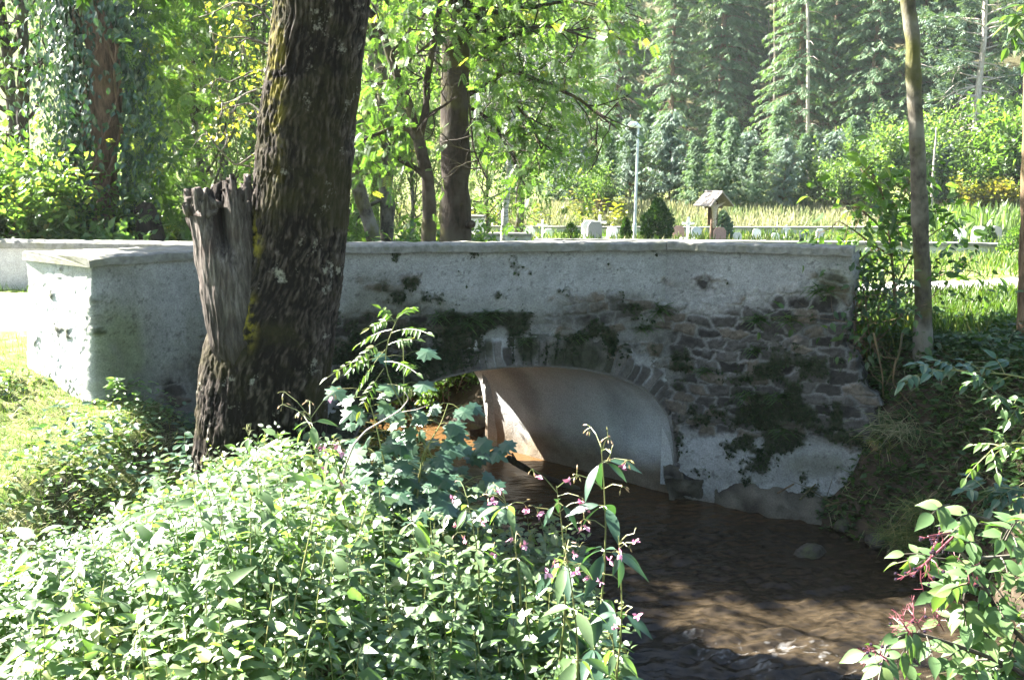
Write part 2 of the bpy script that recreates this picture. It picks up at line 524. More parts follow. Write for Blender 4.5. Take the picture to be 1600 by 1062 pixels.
# batter of the free end and its wing
bat = np.interp(s, [0, cum[1], cum[1] + .7, cum[2]], [.115, .115, .09, 0.0])
xy = xy + nn * ((ZT - z) * bat)[:, None]
P0 = np.column_stack([xy, z])
px, py = proj(P0)
Ps = np.stack([s, z, np.zeros_like(s)], 1)
nA = fbm(Ps * 2.2, 4, 60); nB = fbm(Ps * 7, 4, 64); nC = fbm(Ps * 30, 3, 68)
wu = s + .05 * vn(Ps * 4, 70) + .012 * vn(Ps * 19, 72); wv = z + .035 * vn(Ps * np.array([2.2, 5, 1]), 71) + .010 * vn(Ps * 23, 73)
f1, f2, cid = worley(wu / .23 + .37 * np.floor(wv / .115), wv / .115, 75)
inside = np.clip((f2 - f1) / .34, 0, 1)           # 0 in the joint, 1 well inside a stone
g1, g2, gid = worley(wu / .12 + 7, wv / .07 + 3, 79)
ad = arch_dist(s, z)
# where the render has come off
ex = blobs(px, py, [(1180, 560, 130, 90, 1.05), (1290, 560, 110, 130, .8), (1120, 620, 90, 60, .95), (1200, 640, 130, 50, 1.1), (1330, 620, 90, 110, .8), (1090, 445, 60, 18, .45),
                    (1090, 520, 90, 40, .7), (1250, 500, 90, 50, .75), (1300, 450, 26, 26, .9), (1100, 442, 14, 14, 1.0), (960, 480, 100, 26, .75), (1000, 520, 90, 40, .8),
                    (600, 540, 80, 60, 1.0), (560, 600, 70, 90, 1.0), (690, 505, 80, 16, .9), (760, 500, 50, 13, 1.0), (640, 560, 80, 40, .7), (660, 500, 60, 25, .6), (540, 520, 60, 26, .7),
                    (280, 590, 40, 26, .75), (300, 640, 40, 60, .75), (262, 620, 20, 30, .7), (210, 610, 26, 36, .45), (330, 560, 40, 40, .6), (250, 650, 30, 40, .5), (590, 440, 60, 20, .35), (850, 440, 160, 20, .12), (680, 420, 70, 15, .2),
                    (880, 500, 60, 14, .7), (820, 525, 60, 30, .45), (720, 540, 40, 30, .5)])
ex = ex + .62 * np.clip(1 - ad / .42, 0, 1) * (px > 520)
ex = ex - blobs(px, py, [(1180, 712, 150, 30, 1.3), (700, 535, 30, 18, .5), (770, 520, 26, 26, .5), (1000, 500, 40, 8, .5), (240, 660, 16, 26, .6)])
ex = ex + .28 * nA + .22 * nB - .10
gidx = _h((cid * 99991).astype(np.int64), (cid * 0).astype(np.int64), (cid * 0).astype(np.int64), 3)
stone_here = np.clip((ex + (gidx - .5) * 1.0 + .45 * nB - .50) / .42, 0, 1)
stone_col = np.outer(.30 + 1.0 * gidx, (.080, .074, .068)) * (1 + .45 * nB + .35 * nC)[:, None]
warm = (gid > .82)[:, None]
stone_col = np.where((gidx > .70)[:, None], stone_col * np.array([1.16, 1.06, .93]), stone_col)
mask_st = stone_here * sstep(.10, .55, inside + .30 * nC + .25 * nB)
plas = np.outer(1 + .24 * nA + .24 * nB + .16 * nC, (.255, .258, .258)) * np.where(s < cum[1], 1.5, 1.0)[:, None]  # end face plaster painted lighter, as it stands in the sun
mort = np.outer(1 + .35 * nB + .3 * nC, (.205, .202, .195))
near_st = np.clip((ex - .05) / .4, 0, 1)[:, None]
mort = mort * (1.12 - .38 * np.clip(ex * .8 + .6 * nA - .1 + .4 * (px < 1000), 0, 1))[:, None]
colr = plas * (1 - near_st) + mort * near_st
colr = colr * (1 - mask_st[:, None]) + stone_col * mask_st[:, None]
# hairline pits, rain streaks and damp
pit = sstep(.34, .70, vn(Ps * 64, 90) * .55 + .45 * vn(Ps * 24, 91) + .3 * nB) * .42
colr = colr * (1 - pit[:, None])
streak = fbm(np.stack([s * 9, z * .7, s * 0], 1), 4, 93)
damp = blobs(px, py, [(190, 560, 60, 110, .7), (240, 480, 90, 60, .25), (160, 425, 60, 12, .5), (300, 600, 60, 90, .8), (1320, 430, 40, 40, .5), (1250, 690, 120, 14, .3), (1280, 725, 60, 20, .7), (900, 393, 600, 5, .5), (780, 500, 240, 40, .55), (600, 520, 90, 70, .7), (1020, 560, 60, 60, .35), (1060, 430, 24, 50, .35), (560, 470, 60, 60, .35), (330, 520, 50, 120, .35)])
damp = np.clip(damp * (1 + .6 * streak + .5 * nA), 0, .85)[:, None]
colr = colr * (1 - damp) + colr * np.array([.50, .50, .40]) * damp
grn = np.clip(blobs(px, py, [(185, 540, 40, 60, .6), (200, 600, 40, 60, .5), (1300, 450, 30, 26, .5)]) * (1 + nB), 0, .6)[:, None]
colr = colr * (1 - grn) + colr * np.array([.75, .9, .5]) * grn
# moss in the joints over the ring
mo = blobs(px, py, [(590, 560, 90, 90, .7), (690, 510, 90, 20, .65), (760, 498, 60, 14, .9), (820, 540, 24, 36, .7), (700, 560, 70, 30, .55), (900, 540, 120, 40, .45), (1010, 500, 50, 30, .5), (1170, 640, 80, 30, .5), (1240, 650, 70, 30, .3), (1060, 570, 50, 50, .4), (1180, 580, 60, 20, .5), (310, 660, 40, 70, .7), (1260, 560, 60, 30, .4), (1190, 690, 80, 12, .7), (1290, 460, 30, 20, .6), (1150, 500, 60, 30, .3)])
mo = np.clip((mo + .75 * nA + .95 * nB + .35 * nC - .42) * 3.0, 0, 1)[:, None] * .92
colr = colr * (1 - mo) + np.outer(1 + .5 * nC, (.030, .034, .018)) * mo
# foot of the walls
foot = sstep(.16, .0, z + .08 * nA)[:, None] * .6
colr = colr * (1 - foot) + np.array([.07, .06, .045]) * foot
disp = .006 * nA + .006 * nB + .0035 * nC - .005 * pit
disp = disp + near_st[:, 0] * (.030 * (np.minimum(inside, .6) - .3) + .022 * (gidx - .5) * sstep(.1, .4, inside) + .008 * nC)
disp = disp + mo[:, 0] * .012
end_lit = (s < cum[1] - .02)
disp = disp + np.where(end_lit, .004 * vn(Ps * np.array([9, 15, 1]), 97) + .004 * vn(Ps * np.array([30, 36, 1]), 98), 0)
skin = (px < 1270) & (px > 1030) & (py > 690 + 6 * nA) & (py < 752)
P1 = P0 + np.column_stack([nn * disp[:, None], np.zeros_like(z)])
# plaster apron at the foot of the right wing stands proud
apr = np.clip(blobs(px, py, [(1170, 716, 140, 34, 1.4)]) - .25, 0, 1)
P1[:, :2] += nn * (.03 * apr)[:, None]
ns_, nz_ = len(ss_), len(zz_)
i = np.arange(nz_ - 1)[:, None] * ns_ + np.arange(ns_ - 1)[None]
Q = np.stack([i, i + 1, i + ns_ + 1, i + ns_], -1).reshape(-1, 4)
cs, cz = s[Q].mean(1), z[Q].mean(1)
adq = ad[Q].mean(1)
keepq = ~in_arch(cs, cz, .0) & ~((adq < .075) & (cz < 1.5))
keepq &= ~((cs > cum[3] + .05) & (cz < -.02))
Q = Q[keepq]
used = np.zeros(len(P1), bool); used[Q.ravel()] = True
rm = np.cumsum(used) - 1
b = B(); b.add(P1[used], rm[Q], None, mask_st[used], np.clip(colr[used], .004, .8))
m = N('render_and_rubble')
g = m.geo()
f = m.noise(70, 4, g)
cc = m.mix(1.0, m.attr('col', 'Color'), m.ramp(f, [(.3, .72), (.7, 1.22)]), 'MULTIPLY')
m.fin(cc, .93, m.bump(f, .55, .008, m.bump(m.noise(22, 4, g), .4, .012)), .15)
MASON = m.m
o = b.build('wall', MASON, bridge, smooth=True, col=True, loc=BL)
# little ferns, moss and grass rooted in the mossy joints
_r = np.random.default_rng(150)
_w = np.where(used, mo[:, 0], 0) * (px > 500); _k = _r.choice(len(s), 9000, p=_w / _w.sum())
MOSS_P, MOSS_N = P1[_k], np.column_stack([nn[_k], 0 * s[_k]])
# ring of voussoirs
nt_, nr_ = 520, 34
A2 = resample(arch[1:-1], nt_)
tg = nrm(np.gradient(A2, axis=0)); out = np.stack([tg[:, 1], -tg[:, 0]], 1)
if ((A2 - arc_c) * out).sum() < 0: out = -out
tl = np.concatenate([[0], np.cumsum(np.linalg.norm(np.diff(A2, axis=0), axis=1))])
rr = np.linspace(0, .34, nr_)
T_, R_ = np.meshgrid(tl, rr, indexing='ij')
base = A2[:, None, :] + out[:, None, :] * R_[..., None]
Pv = np.stack([T_.ravel(), R_.ravel(), 0 * T_.ravel()], 1)
wob = T_.ravel() + .02 * vn(Pv * 7, 110) + .15 * (R_.ravel() ** 1.3) * np.sign(T_.ravel() - tl[-1] / 2) * 0
cell = wob / .085
jit = np.floor(cell); fr = cell - jit
jid = _h(jit.astype(np.int64), jit.astype(np.int64) * 0, jit.astype(np.int64) * 0, 7)
fr = np.clip((np.minimum(fr, 1 - fr)) * 4.2, 0, 1)
length = .21 + .12 * jid
lenm = sstep(0, -.03, R_.ravel() - length)
n4 = fbm(Pv * 9, 4, 112); n5 = fbm(Pv * 34, 3, 114)
prd = .012 + lenm * (.018 * sstep(.1, .6, fr) + .018 * (jid - .5)) + .007 * n4 + .004 * n5 - .012 * sstep(.26, .34, R_.ravel())
prd = np.where(R_.ravel() < .012, .004, prd)
sx, szv = base[..., 0].ravel(), base[..., 1].ravel()
xy2 = wlx[2] + (sx - cum[2])[:, None] * dirC + pl_n * prd[:, None]
cv = np.outer((.45 + .9 * jid) * (1 + .4 * n4 + .3 * n5), (.115, .105, .095))
mm = (1 - sstep(.15, .5, fr + .2 * n4) * lenm)[:, None]
whit = np.outer(1 + .25 * n4, (.34, .34, .335))
pxr, pyr = proj(np.column_stack([xy2, szv]))
whm = np.clip(blobs(pxr, pyr, [(780, 520, 50, 60, .85), (730, 540, 60, 30, .5), (1030, 600, 60, 70, .55), (900, 540, 60, 40, .3), (990, 560, 50, 40, .4)]) + .35 * n4, 0, 1)[:, None]
cv = cv * (1 - mm * whm) + whit * mm * whm
cv = cv * (1 - .5 * mm * (1 - whm))
mo2 = np.clip((blobs(pxr, pyr, [(560, 620, 70, 100, 1.0), (640, 590, 60, 50, .8), (690, 550, 40, 30, .9), (760, 535, 14, 26, .9), (822, 535, 16, 30, 1.2), (880, 545, 60, 40, .6), (950, 560, 60, 40, .5)]) + .5 * n4 - .25) * 1.8, 0, .92)[:, None]
cv = cv * (1 - mo2) + np.outer(1 + .4 * n5, (.028, .032, .017)) * mo2
lip = (sstep(.03, .012, R_.ravel()))[:, None]
cv = cv * (1 - lip) + np.outer(1 + .3 * n4, (.17, .165, .155)) * lip
i = np.arange(nt_ - 1)[:, None] * nr_ + np.arange(nr_ - 1)[None]
Q = np.stack([i, i + nr_, i + nr_ + 1, i + 1], -1).reshape(-1, 4)
b = B(); b.add(np.column_stack([xy2, szv]), Q, None, 0, np.clip(cv, .004, .7))
b.build('arch_ring', MASON, bridge, smooth=True, col=True, loc=BL)
# vault: smooth plaster between the two faces
nt_, nd_ = 220, 60
A3 = resample(arch, nt_)
Lv = 1.0
T_, D_ = np.meshgrid(np.arange(nt_), np.linspace(0, 1, nd_), indexing='ij')
xy3 = wlx[2] + (A3[:, 0] - cum[2])[:, None] * dirC
V3 = np.zeros((nt_, nd_, 3))
V3[..., :2] = xy3[:, None, :] + D_[..., None] * VX
V3[..., 2] = A3[:, 1][:, None]
V3 = V3.reshape(-1, 3)
na = fbm(V3 * 2.0, 4, 120); nb = fbm(V3 * 12, 3, 124)
V3 = V3 + .02 * np.stack([na, na, na * .5], 1) * np.minimum(1, D_.ravel() * 8)[:, None]
cvv = np.outer(1 + .12 * na + .08 * nb, (.455, .475, .48))
stk = np.clip(fbm(np.stack([T_.ravel() * .02, D_.ravel() * 5.5, 0 * na], 1), 4, 127) * 1.6 + .35 * na, 0, .6)[:, None]
cvv = cvv * (1 - stk * .6)
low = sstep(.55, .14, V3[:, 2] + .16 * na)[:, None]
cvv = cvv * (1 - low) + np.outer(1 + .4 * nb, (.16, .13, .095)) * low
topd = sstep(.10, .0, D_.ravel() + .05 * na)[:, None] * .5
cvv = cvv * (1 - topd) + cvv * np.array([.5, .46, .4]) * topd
i = np.arange(nt_ - 1)[:, None] * nd_ + np.arange(nd_ - 1)[None]
Q = np.stack([i, i + 1, i + nd_ + 1, i + nd_], -1).reshape(-1, 4)
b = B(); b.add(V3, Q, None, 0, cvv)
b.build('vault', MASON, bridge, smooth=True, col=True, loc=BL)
# coping slabs: three pieces with worn rounded edges, jointed over the kinks
def slab(poly_front, poly_back, z1, th, name, seed):
    n = 90
    Fp, Bp = resample(np.asarray(poly_front), n), resample(np.asarray(poly_back), n)
    prof = [(-.0, 0), (0, .35), (0, .8), (.035, 1.0), (.12, 1.0), (.3, 1.0), (.5, 1.0), (.7, 1.0), (.88, 1.0), (.965, 1.0), (1, .8), (1, .35), (1, 0)]
    V = []
    for (u, h) in prof:
        V.append(np.column_stack([Fp + (Bp - Fp) * u, np.full(n, z1 - th + th * h)]))
    V = np.stack(V, 1); k = len(prof)
    V = V.reshape(-1, 3)
    V = V + .011 * np.stack([fbm(V * 6, 3, seed + j) for j in range(3)], 1) + .006 * np.stack([vn(V * 24, seed + 9 + j) for j in range(3)], 1)
    i = np.arange(n - 1)[:, None] * k + np.arange(k)[None]
    j = np.arange(n - 1)[:, None] * k + (np.arange(k)[None] + 1) % k
    Q = np.stack([i, i + k, j + k, j], -1).reshape(-1, 4)
    T = [(0, e, e + 1) for e in range(1, k - 1)] + [((n - 1) * k, (n - 1) * k + e + 1, (n - 1) * k + e) for e in range(1, k - 1)]
    bb = B(); bb.add(V, Q, T)
    return bb.build(name, COPE, bridge, loc=BL)
m = N('weathered_concrete')
g = m.geo()
n1, n2, n3 = m.noise(3, 5, g), m.noise(16, 5, g, .65), m.noise(90, 3, g)
cc = m.ramp(n2, [(.3, (.11, .11, .10)), (.65, (.22, .217, .20))])
cc = m.mix(m.ramp(n1, [(.5, 0.0), (.62, .6)]), cc, (.15, .15, .10))
m.fin(cc, .95, m.bump(n2, .5, .012, m.bump(n3, .5, .004)), .1)
COPE = m.m
tk = .078
e0b = cop(307 - 265, 391.2)
bk0, bkL = cop(32, 392), cop(307, 382)
dback = nrm((bkL - bk0)[:2])
def back_of(p, t): return p
K1b = offset_line(line, .44)[2]
K2b = offset_line(line, .34)[3]
E2b = line[4] + nrm(np.array([-(line[4] - line[3])[1], (line[4] - line[3])[0]])) * .34
slab([line[1], line[2] - nrm(line[2] - line[1]) * .004], [line[0], K1b - nrm(K1b - line[0]) * .004], ZT, tk, 'coping_slab', 200)
slab([line[2], line[3] - nrm(line[3] - line[2]) * .006], [K1b, K2b - nrm(K2b - K1b) * .006], ZT, tk, 'coping_slab', 220)
slab([line[3], line[4]], [K2b, E2b], ZT + .004, tk, 'coping_slab', 240)
# cores of the parapet behind the skin, the deck and the rear face
bk = B()
def prism(bb, poly, z0, z1):
    poly = np.asarray(poly); n = len(poly)
    V = np.vstack([np.column_stack([poly, np.full(n, z0)]), np.column_stack([poly, np.full(n, z1)])])
    Q = [(k, (k + 1) % n, n + (k + 1) % n, n + k) for k in range(n)]
    T = [(0, k + 1, k) for k in range(1, n - 1)] + [(n, n + k, n + k + 1) for k in range(1, n - 1)]
    bb.add(V, Q, T, 0, (.40, .40, .39))
ip = offset_line(line, .12)
prism(bk, [ip[1], ip[2], offset_line(line, .40)[2], line[0] + (line[1] - line[0]) * .06], .3, ZT - tk - .004)
prism(bk, [ip[2], ip[3], K2b + (ip[3] - K2b) * .12, K1b + (ip[2] - K1b) * .1], 1.55, ZT - tk - .004)
prism(bk, [ip[3], ip[4] - dirR * .1, E2b - dirR * .12 , K2b + (ip[3] - K2b) * .1], .1, ZT - tk - .004)
bk.build('parapet_core', MASON, bridge, col=True, loc=BL)
RL = np.array([[-8.8, 14.2], PY(0, 375, 13.5)[:2], PY(307, 379, 13.0)[:2], [-3.8, 12.3], [-2.9, 11.56], [.2, 11.50], [2.6, 11.6], [3.6, 12.2]])
RT = 2.40
dk = B()
prism(dk, [wl[3] + np.array([0, .3]), wl[4] + np.array([-.4, .35]), RL[6] + np.array([0, .05]), RL[5] + np.array([0, .05]), RL[4] + np.array([0, .05]), wl[2] + np.array([-.2, .35])], 1.5, 1.765)
dk.build('deck', MASON, bridge, col=True, loc=BL)
# rear wall with its own coping, its arch hole enlarged so sun reaches the vault
rs = np.concatenate([[0], np.cumsum(np.linalg.norm(np.diff(RL, axis=0), axis=1))])
ss_ = np.arange(0, rs[-1], .03); zz_ = np.arange(-.1, RT - .07, .03)
SS, ZZ = np.meshgrid(ss_, zz_); s, z = SS.ravel(), ZZ.ravel()
xyr = np.stack([np.interp(s, rs, RL[:, 0]), np.interp(s, rs, RL[:, 1])], 1)
far_arc = np.column_stack([wlx[2] + (A3[:, 0] - cum[2])[:, None] * dirC + VX, A3[:, 1]])
hole = z < .16 + np.interp(xyr[:, 0], far_arc[::-1, 0], far_arc[::-1, 2], left=-9, right=-9)
Pr = np.column_stack([xyr, z]); q1 = fbm(Pr * 3, 4, 130); q2 = fbm(Pr * 14, 3, 134)
colr2 = np.outer(1 + .15 * q1 + .15 * q2, (.36, .355, .335))
st2 = np.clip((.9 - z) + .5 * q1, 0, 1)[:, None] * .6
colr2 = colr2 * (1 - st2) + np.array([.13, .11, .085]) * st2
i = np.arange(len(zz_) - 1)[:, None] * len(ss_) + np.arange(len(ss_) - 1)[None]
Q = np.stack([i, i + 1, i + len(ss_) + 1, i + len(ss_)], -1).reshape(-1, 4)
Q = Q[~hole[Q].any(1)]
b = B(); b.add(Pr + np.column_stack([0 * q1, .012 * q1 + .006 * q2, 0 * q1]), Q, None, 0, colr2)
o = b.build('rear_wall', MASON, bridge, smooth=True, col=True, loc=BL)
md = o.modifiers.new('thick', 'SOLIDIFY'); md.thickness = .12; md.offset = -1
rn = offset_line(RL, .39); rf = offset_line(RL, -.05)
slab(rf, rn, RT, .10, 'rear_coping', 260)
# rock ledge under the right wing
lb = B()
lp = [PZ(1040, 752, .25), PZ(1110, 748, .24), PZ(1190, 760, .22), PZ(1270, 752, .28), PZ(1340, 735, .34)]
lf = [PZ(1042, 778, .0), PZ(1110, 784, .0), PZ(1190, 806, .0), PZ(1270, 818, .0), PZ(1360, 812, .05)]
lp = resample(np.array(lp), 90); lf = resample(np.array(lf), 90)
V = []
for u in np.linspace(0, 1, 26):
    c = lp * (1 - u) + lf * u
    c = c + np.array([0, 0, 1]) * (.10 * math.sin(u * math.pi)) - np.array([0, 0, .12]) * (u > .96)
    V.append(c)
V.insert(0, lp + np.array([0, .35, .08]))
V = np.stack(V, 1); k = V.shape[1]; V = V.reshape(-1, 3)
nz1 = fbm(V * 5, 4, 140); V = V + np.column_stack([.05 * nz1, -.09 * nz1, .07 * fbm(V * 8, 4, 145)])
i = np.arange(89)[:, None] * k + np.arange(k - 1)[None]
lb.add(V, np.stack([i, i + 1, i + k + 1, i + k], -1).reshape(-1, 4), None, 0, np.outer(np.clip(1 + 1.1 * nz1, .2, 2), (.075, .068, .055)))
lb.build('footing_ledge', MASON, bridge, smooth=True, col=True, loc=BL)
# ---------------------------------------------------------------- leaf shapes
def T_(V, Q=(), T=()):
    return np.array(V, float), np.array(Q, np.int64).reshape(-1, 4), np.array(T, np.int64).reshape(-1, 3)
RHOMB = T_([(0, 0, 0), (.32, .45, .05), (0, 1, -.08), (-.32, .45, .05)], [(0, 1, 2, 3)])
def lanceolate(wid, droop=.22, fold=.12, rows=(0, .12, .35, .65, .88, 1.0), ws=(0, .55, 1.0, .72, .28, 0)):
    V, Q, T = [], [], []
    for t, ww in zip(rows, ws):
        z = -droop * t * t
        for sx in (-1, 0, 1): V.append((sx * ww * wid / 2, t, z + abs(sx) * fold * ww * wid))
    for k in range(len(rows) - 1):
        a = k * 3
        for j in (0, 1): Q.append((a + j, a + j + 1, a + j + 4, a + j + 3))
    return T_(V, Q)
LANCE = lanceolate(.30, .26, .14, (0, .07, .18, .32, .48, .64, .78, .90, 1.0), (0, .35, .70, .96, 1.0, .82, .52, .22, 0))
_r = (0, .07, .18, .32, .48, .64, .78, .90, 1.0)
OVATE = lanceolate(.50, .28, .16, _r, (0, .42, .78, .98, .97, .74, .45, .18, 0))
NETTLE = lanceolate(.46, .3, .12, ws=(0, .95, .85, .55, .22, 0))
OVSIM = T_([(0, 0, 0), (.22, .18, .05), (.26, .5, .04), (0, 1, -.15), (-.26, .5, .04), (-.22, .18, .05), (0, .5, -.04)], [(0, 1, 2, 6), (6, 2, 3, 4), (0, 6, 4, 5)])
_mp = [(0, 0), (.22, -.10), (.30, .08), (.52, .12), (.42, .30), (.56, .48), (.34, .50), (.30, .66), (.12, .62), (.10, .84), (0, 1.0)]
_mp = _mp + [(-x, y) for x, y in _mp[-2:0:-1]]
MAPLE = T_([(x, y, -.12 * y * y - .18 * abs(x)) for x, y in _mp] + [(0, .32, .03)], (), [(k, (k + 1) % len(_mp), len(_mp)) for k in range(len(_mp))])
BLADE = T_([(-.5, 0, 0), (.5, 0, 0), (.42, .45, .03), (-.42, .45, .03), (.25, .8, .14), (-.25, .8, .14), (0, 1, .30)], [(0, 1, 2, 3), (3, 2, 4, 5)], [(5, 4, 6)])
BLADE[0][:, 0] *= .045
WBLADE = (BLADE[0] * np.array([2.2, 1, 1]), BLADE[1], BLADE[2])
def pinnate(nl=5, ll=.34, lw=.13):
    V, Q = [], []
    for k in range(nl * 2 + 1):
        if k == nl * 2: p, d = np.array([0, .72, -.10]), np.array([0, 1, -.25])
        else:
            t = .2 + .5 * (k // 2) / max(1, nl - 1); sg = -1 if k % 2 else 1
            p = np.array([0, t, -.2 * t * t]); d = np.array([sg * .85, .52, -.18])
        d = d / np.linalg.norm(d); e = np.cross(d, [0, 0, 1.]); e /= np.linalg.norm(e)
        n = len(V)
        V += [p, p + d * ll * .45 + e * lw / 2, p + d * ll, p + d * ll * .45 - e * lw / 2]
        Q.append((n, n + 1, n + 2, n + 3))
    n = len(V)
    V += [np.array([-.008, 0, 0]), np.array([.008, 0, 0]), np.array([.006, .72, -.10]), np.array([-.006, .72, -.10])]
    Q.append((n, n + 1, n + 2, n + 3))
    return T_(V, Q)
PINN = pinnate()
def spray_tmpl(seed):
    r = random.Random(seed); V, Q = [], []
    def rh(p, d, l, w_):
        p = np.array(p, float); d = nrm(np.array(d, float)); e = nrm(np.cross(d, [0, 0, 1.]))
        n = len(V)
        V.extend([p, p + d * l * .4 + e * w_, p + d * l, p + d * l * .4 - e * w_]); Q.append((n, n + 1, n + 2, n + 3))
    rh((0, 0, 0), (0, 1, -.1), 1.0, .07)
    for k in range(6):
        t = .12 + .13 * k; sg = 1 if k % 2 else -1
        rh((0, t, -.1 * t), (sg * (.7 + .3 * r.random()), .7, -.35 - .5 * r.random()), .42 * (1.1 - t * .6), .06)
    return T_(V, Q)
SPRAY = spray_tmpl(1)

def rdirs(rng, n): return nrm(rng.normal(size=(n, 3)))
def scatter_leaves(bb, tmpl, rng, pos, d, size, a, up=.8, droop=.2, spread=.9):
    n = len(pos)
    dd_ = nrm(d + spread * rng.normal(size=(n, 3)) * .7 + np.array([0, 0, -droop]))
    nv = nrm(np.array([0, 0, up]) + rng.normal(size=(n, 3)) * .55)
    bb.inst(tmpl, pos, dd_, nv, size * rng.uniform(.65, 1.25, n), np.clip(a + rng.normal(size=n) * .22, 0, 1))

def grow(wood, tips, rng, p, d, L, r, lvl, maxl, side=3, trop=.15, wander=.22, ang=(.6, 1.1), shrink=(.55, .75), ns=6, start=.3):
    p = np.asarray(p, float); d = nrm(np.asarray(d, float)); pts = [p]; dirs = [d]
    for k in range(ns):
        d = nrm(d + rng.normal(size=3) * wander + np.array([0, 0, trop]))
        p = p + d * L / ns; pts.append(p); dirs.append(d)
    pts = np.array(pts); rad = np.linspace(r, r * (.55 if lvl < maxl else .25), ns + 1)
    wood.tube(pts, rad, 9 if r > .08 else (6 if r > .02 else 4))
    if lvl >= maxl - 1:
        for k in range(1, ns + 1): tips.append((pts[k], dirs[k]))
    if lvl < maxl:
        for c in range(side + (1 if lvl == 0 else 0)):
            t = start + (1 - start) * (c + rng.uniform(.1, .9)) / (side + (1 if lvl == 0 else 0))
            k = min(int(t * ns), ns - 1); q = pts[k] + (pts[k + 1] - pts[k]) * (t * ns - k)
            a = rng.uniform(*ang); ax = nrm(np.cross(dirs[k], rng.normal(size=3)))
            nd = nrm(dirs[k] * math.cos(a) + ax * math.sin(a))
            grow(wood, tips, rng, q, nd, L * rng.uniform(*shrink), rad[k] * .6, lvl + 1, maxl, side, trop, wander, ang, shrink, ns, .25)

# ---------------------------------------------------------------- materials for wood and leaves
BARK_BIG = None
m = N('furrowed_bark')
g = m.geo()
mp = m.n('Mapping', {0: g}); mp.inputs['Scale'].default_value = (1, 1, .4)
a1, a2 = m.noise(26, 6, mp.outputs[0], .68), m.noise(90, 4, mp.outputs[0], .6)
v = m.attr('v', 'Fac')
col = m.ramp(m.math('ADD', v, m.math('MULTIPLY', m.math('SUBTRACT', a1, .5), .5)), [(.25, (.008, .006, .005)), (.5, (.034, .027, .022)), (.85, (.095, .08, .068))])
mz = m.math('ADD', m.noise(1.5, 5, g, .62), m.math('MULTIPLY', a2, .12))
col = m.mix(m.ramp(mz, [(.56, 0.0), (.68, .7)]), col, (.030, .027, .010))
lich = m.noise(5.5, 4, g, .7)
col = m.mix(m.ramp(m.math('ADD', lich, m.math('MULTIPLY', a2, .1)), [(.66, 0.0), (.74, .7)]), col, (.27, .26, .22))
sc_ = m.n('SeparateColor', {0: m.attr('col', 'Color')})
yl = m.math('MULTIPLY', sc_.outputs[0], m.ramp(m.noise(9, 4, g, .6), [(.45, 0.0), (.6, 1.0)]))
col = m.mix(yl, col, (.20, .17, .02))
BARK_BIG = m.fin(col, .92, m.bump(a1, .9, .02, m.bump(a2, .6, .006)), .12)
BARK_DARK = bark_mat('dark_bark', (.012, .009, .007), (.036, .027, .021), (.06, .053, .043), 20, .5)
BARK_GREY = bark_mat('grey_bark', (.018, .015, .012), (.085, .075, .058), (.16, .15, .125), 16, .75, .012, (1, 1, .55))
BARK_BROWN = bark_mat('brown_bark', (.05, .035, .025), (.17, .115, .075), None, 18, .3)
BIRCH = bark_mat('birch_bark', (.10, .09, .08), (.55, .53, .48), None, 9, 0, .006, (1, 1, 3.0))
PALEWOOD = bark_mat('pale_dead_wood', (.20, .165, .14), (.46, .40, .35), None, 20, 0, .006)
DEADWOOD = None
m = N('grey_rotten_wood')
g = m.geo()
mp = m.n('Mapping', {0: g}); mp.inputs['Scale'].default_value = (1, 1, .12)
a1 = m.noise(34, 5, mp.outputs[0], .7); a2 = m.noise(5, 4, g)
col = m.ramp(a1, [(.3, (.020, .016, .014)), (.5, (.085, .072, .064)), (.72, (.19, .168, .152))])
col = m.mix(m.ramp(a2, [(.52, 0.0), (.68, .7)]), col, (.055, .04, .035))
col = m.mix(m.attr('v', 'Fac'), col, (.022, .018, .015))
DEADWOOD = m.fin(col, .92, m.bump(a1, 1.0, .025), .1)

L_DEEP = leaf_mat('deep_green_leaf', [(.0, (.022, .050, .016)), (.5, (.040, .085, .022)), (1.0, (.075, .13, .028))], .38)
L_BRIGHT = leaf_mat('bright_green_leaf', [(.0, (.055, .105, .030)), (.5, (.095, .160, .050)), (.88, (.14, .20, .060)), (1.0, (.22, .22, .06))], .58)
L_WILLOW = leaf_mat('pale_willow_leaf', [(.0, (.070, .12, .045)), (.5, (.11, .17, .07)), (1.0, (.17, .22, .09))], .58)
L_IVY = leaf_mat('ivy_leaf', [(.0, (.016, .045, .022)), (.6, (.032, .075, .036)), (1.0, (.06, .11, .045))], .22, .3, .6)
L_SPRUCE = leaf_mat('spruce_needles', [(.0, (.045, .085, .045)), (.5, (.085, .145, .078)), (1.0, (.13, .19, .10))], .35, .6, .3)
L_PINE = leaf_mat('blue_green_needles', [(.0, (.062, .105, .078)), (.5, (.105, .155, .118)), (1.0, (.15, .20, .15))], .25, .6, .3)
L_NETTLE = leaf_mat('nettle_leaf', [(.0, (.082, .142, .056)), (.45, (.128, .200, .088)), (.85, (.170, .235, .108)), (1.0, (.24, .26, .07))], .52, .38, .8)
L_MAPLE = leaf_mat('maple_leaf', [(.0, (.030, .070, .042)), (.6, (.045, .095, .055)), (1.0, (.07, .12, .05))], .3, .4, .5)
L_ELDER = leaf_mat('elder_leaf', [(.0, (.060, .115, .045)), (.5, (.095, .165, .065)), (1.0, (.15, .205, .07))], .4, .45, .45)
L_GRASS = leaf_mat('grass_blade', [(.0, (.045, .085, .02)), (.5, (.085, .13, .03)), (.75, (.17, .18, .06)), (1.0, (.30, .25, .13))], .4, .5, .3)
L_STRAW = leaf_mat('straw_blade', [(.0, (.09, .14, .05)), (.35, (.18, .20, .10)), (1.0, (.36, .33, .22))], .4, .6, .2, (1.1, 1.1, .8))
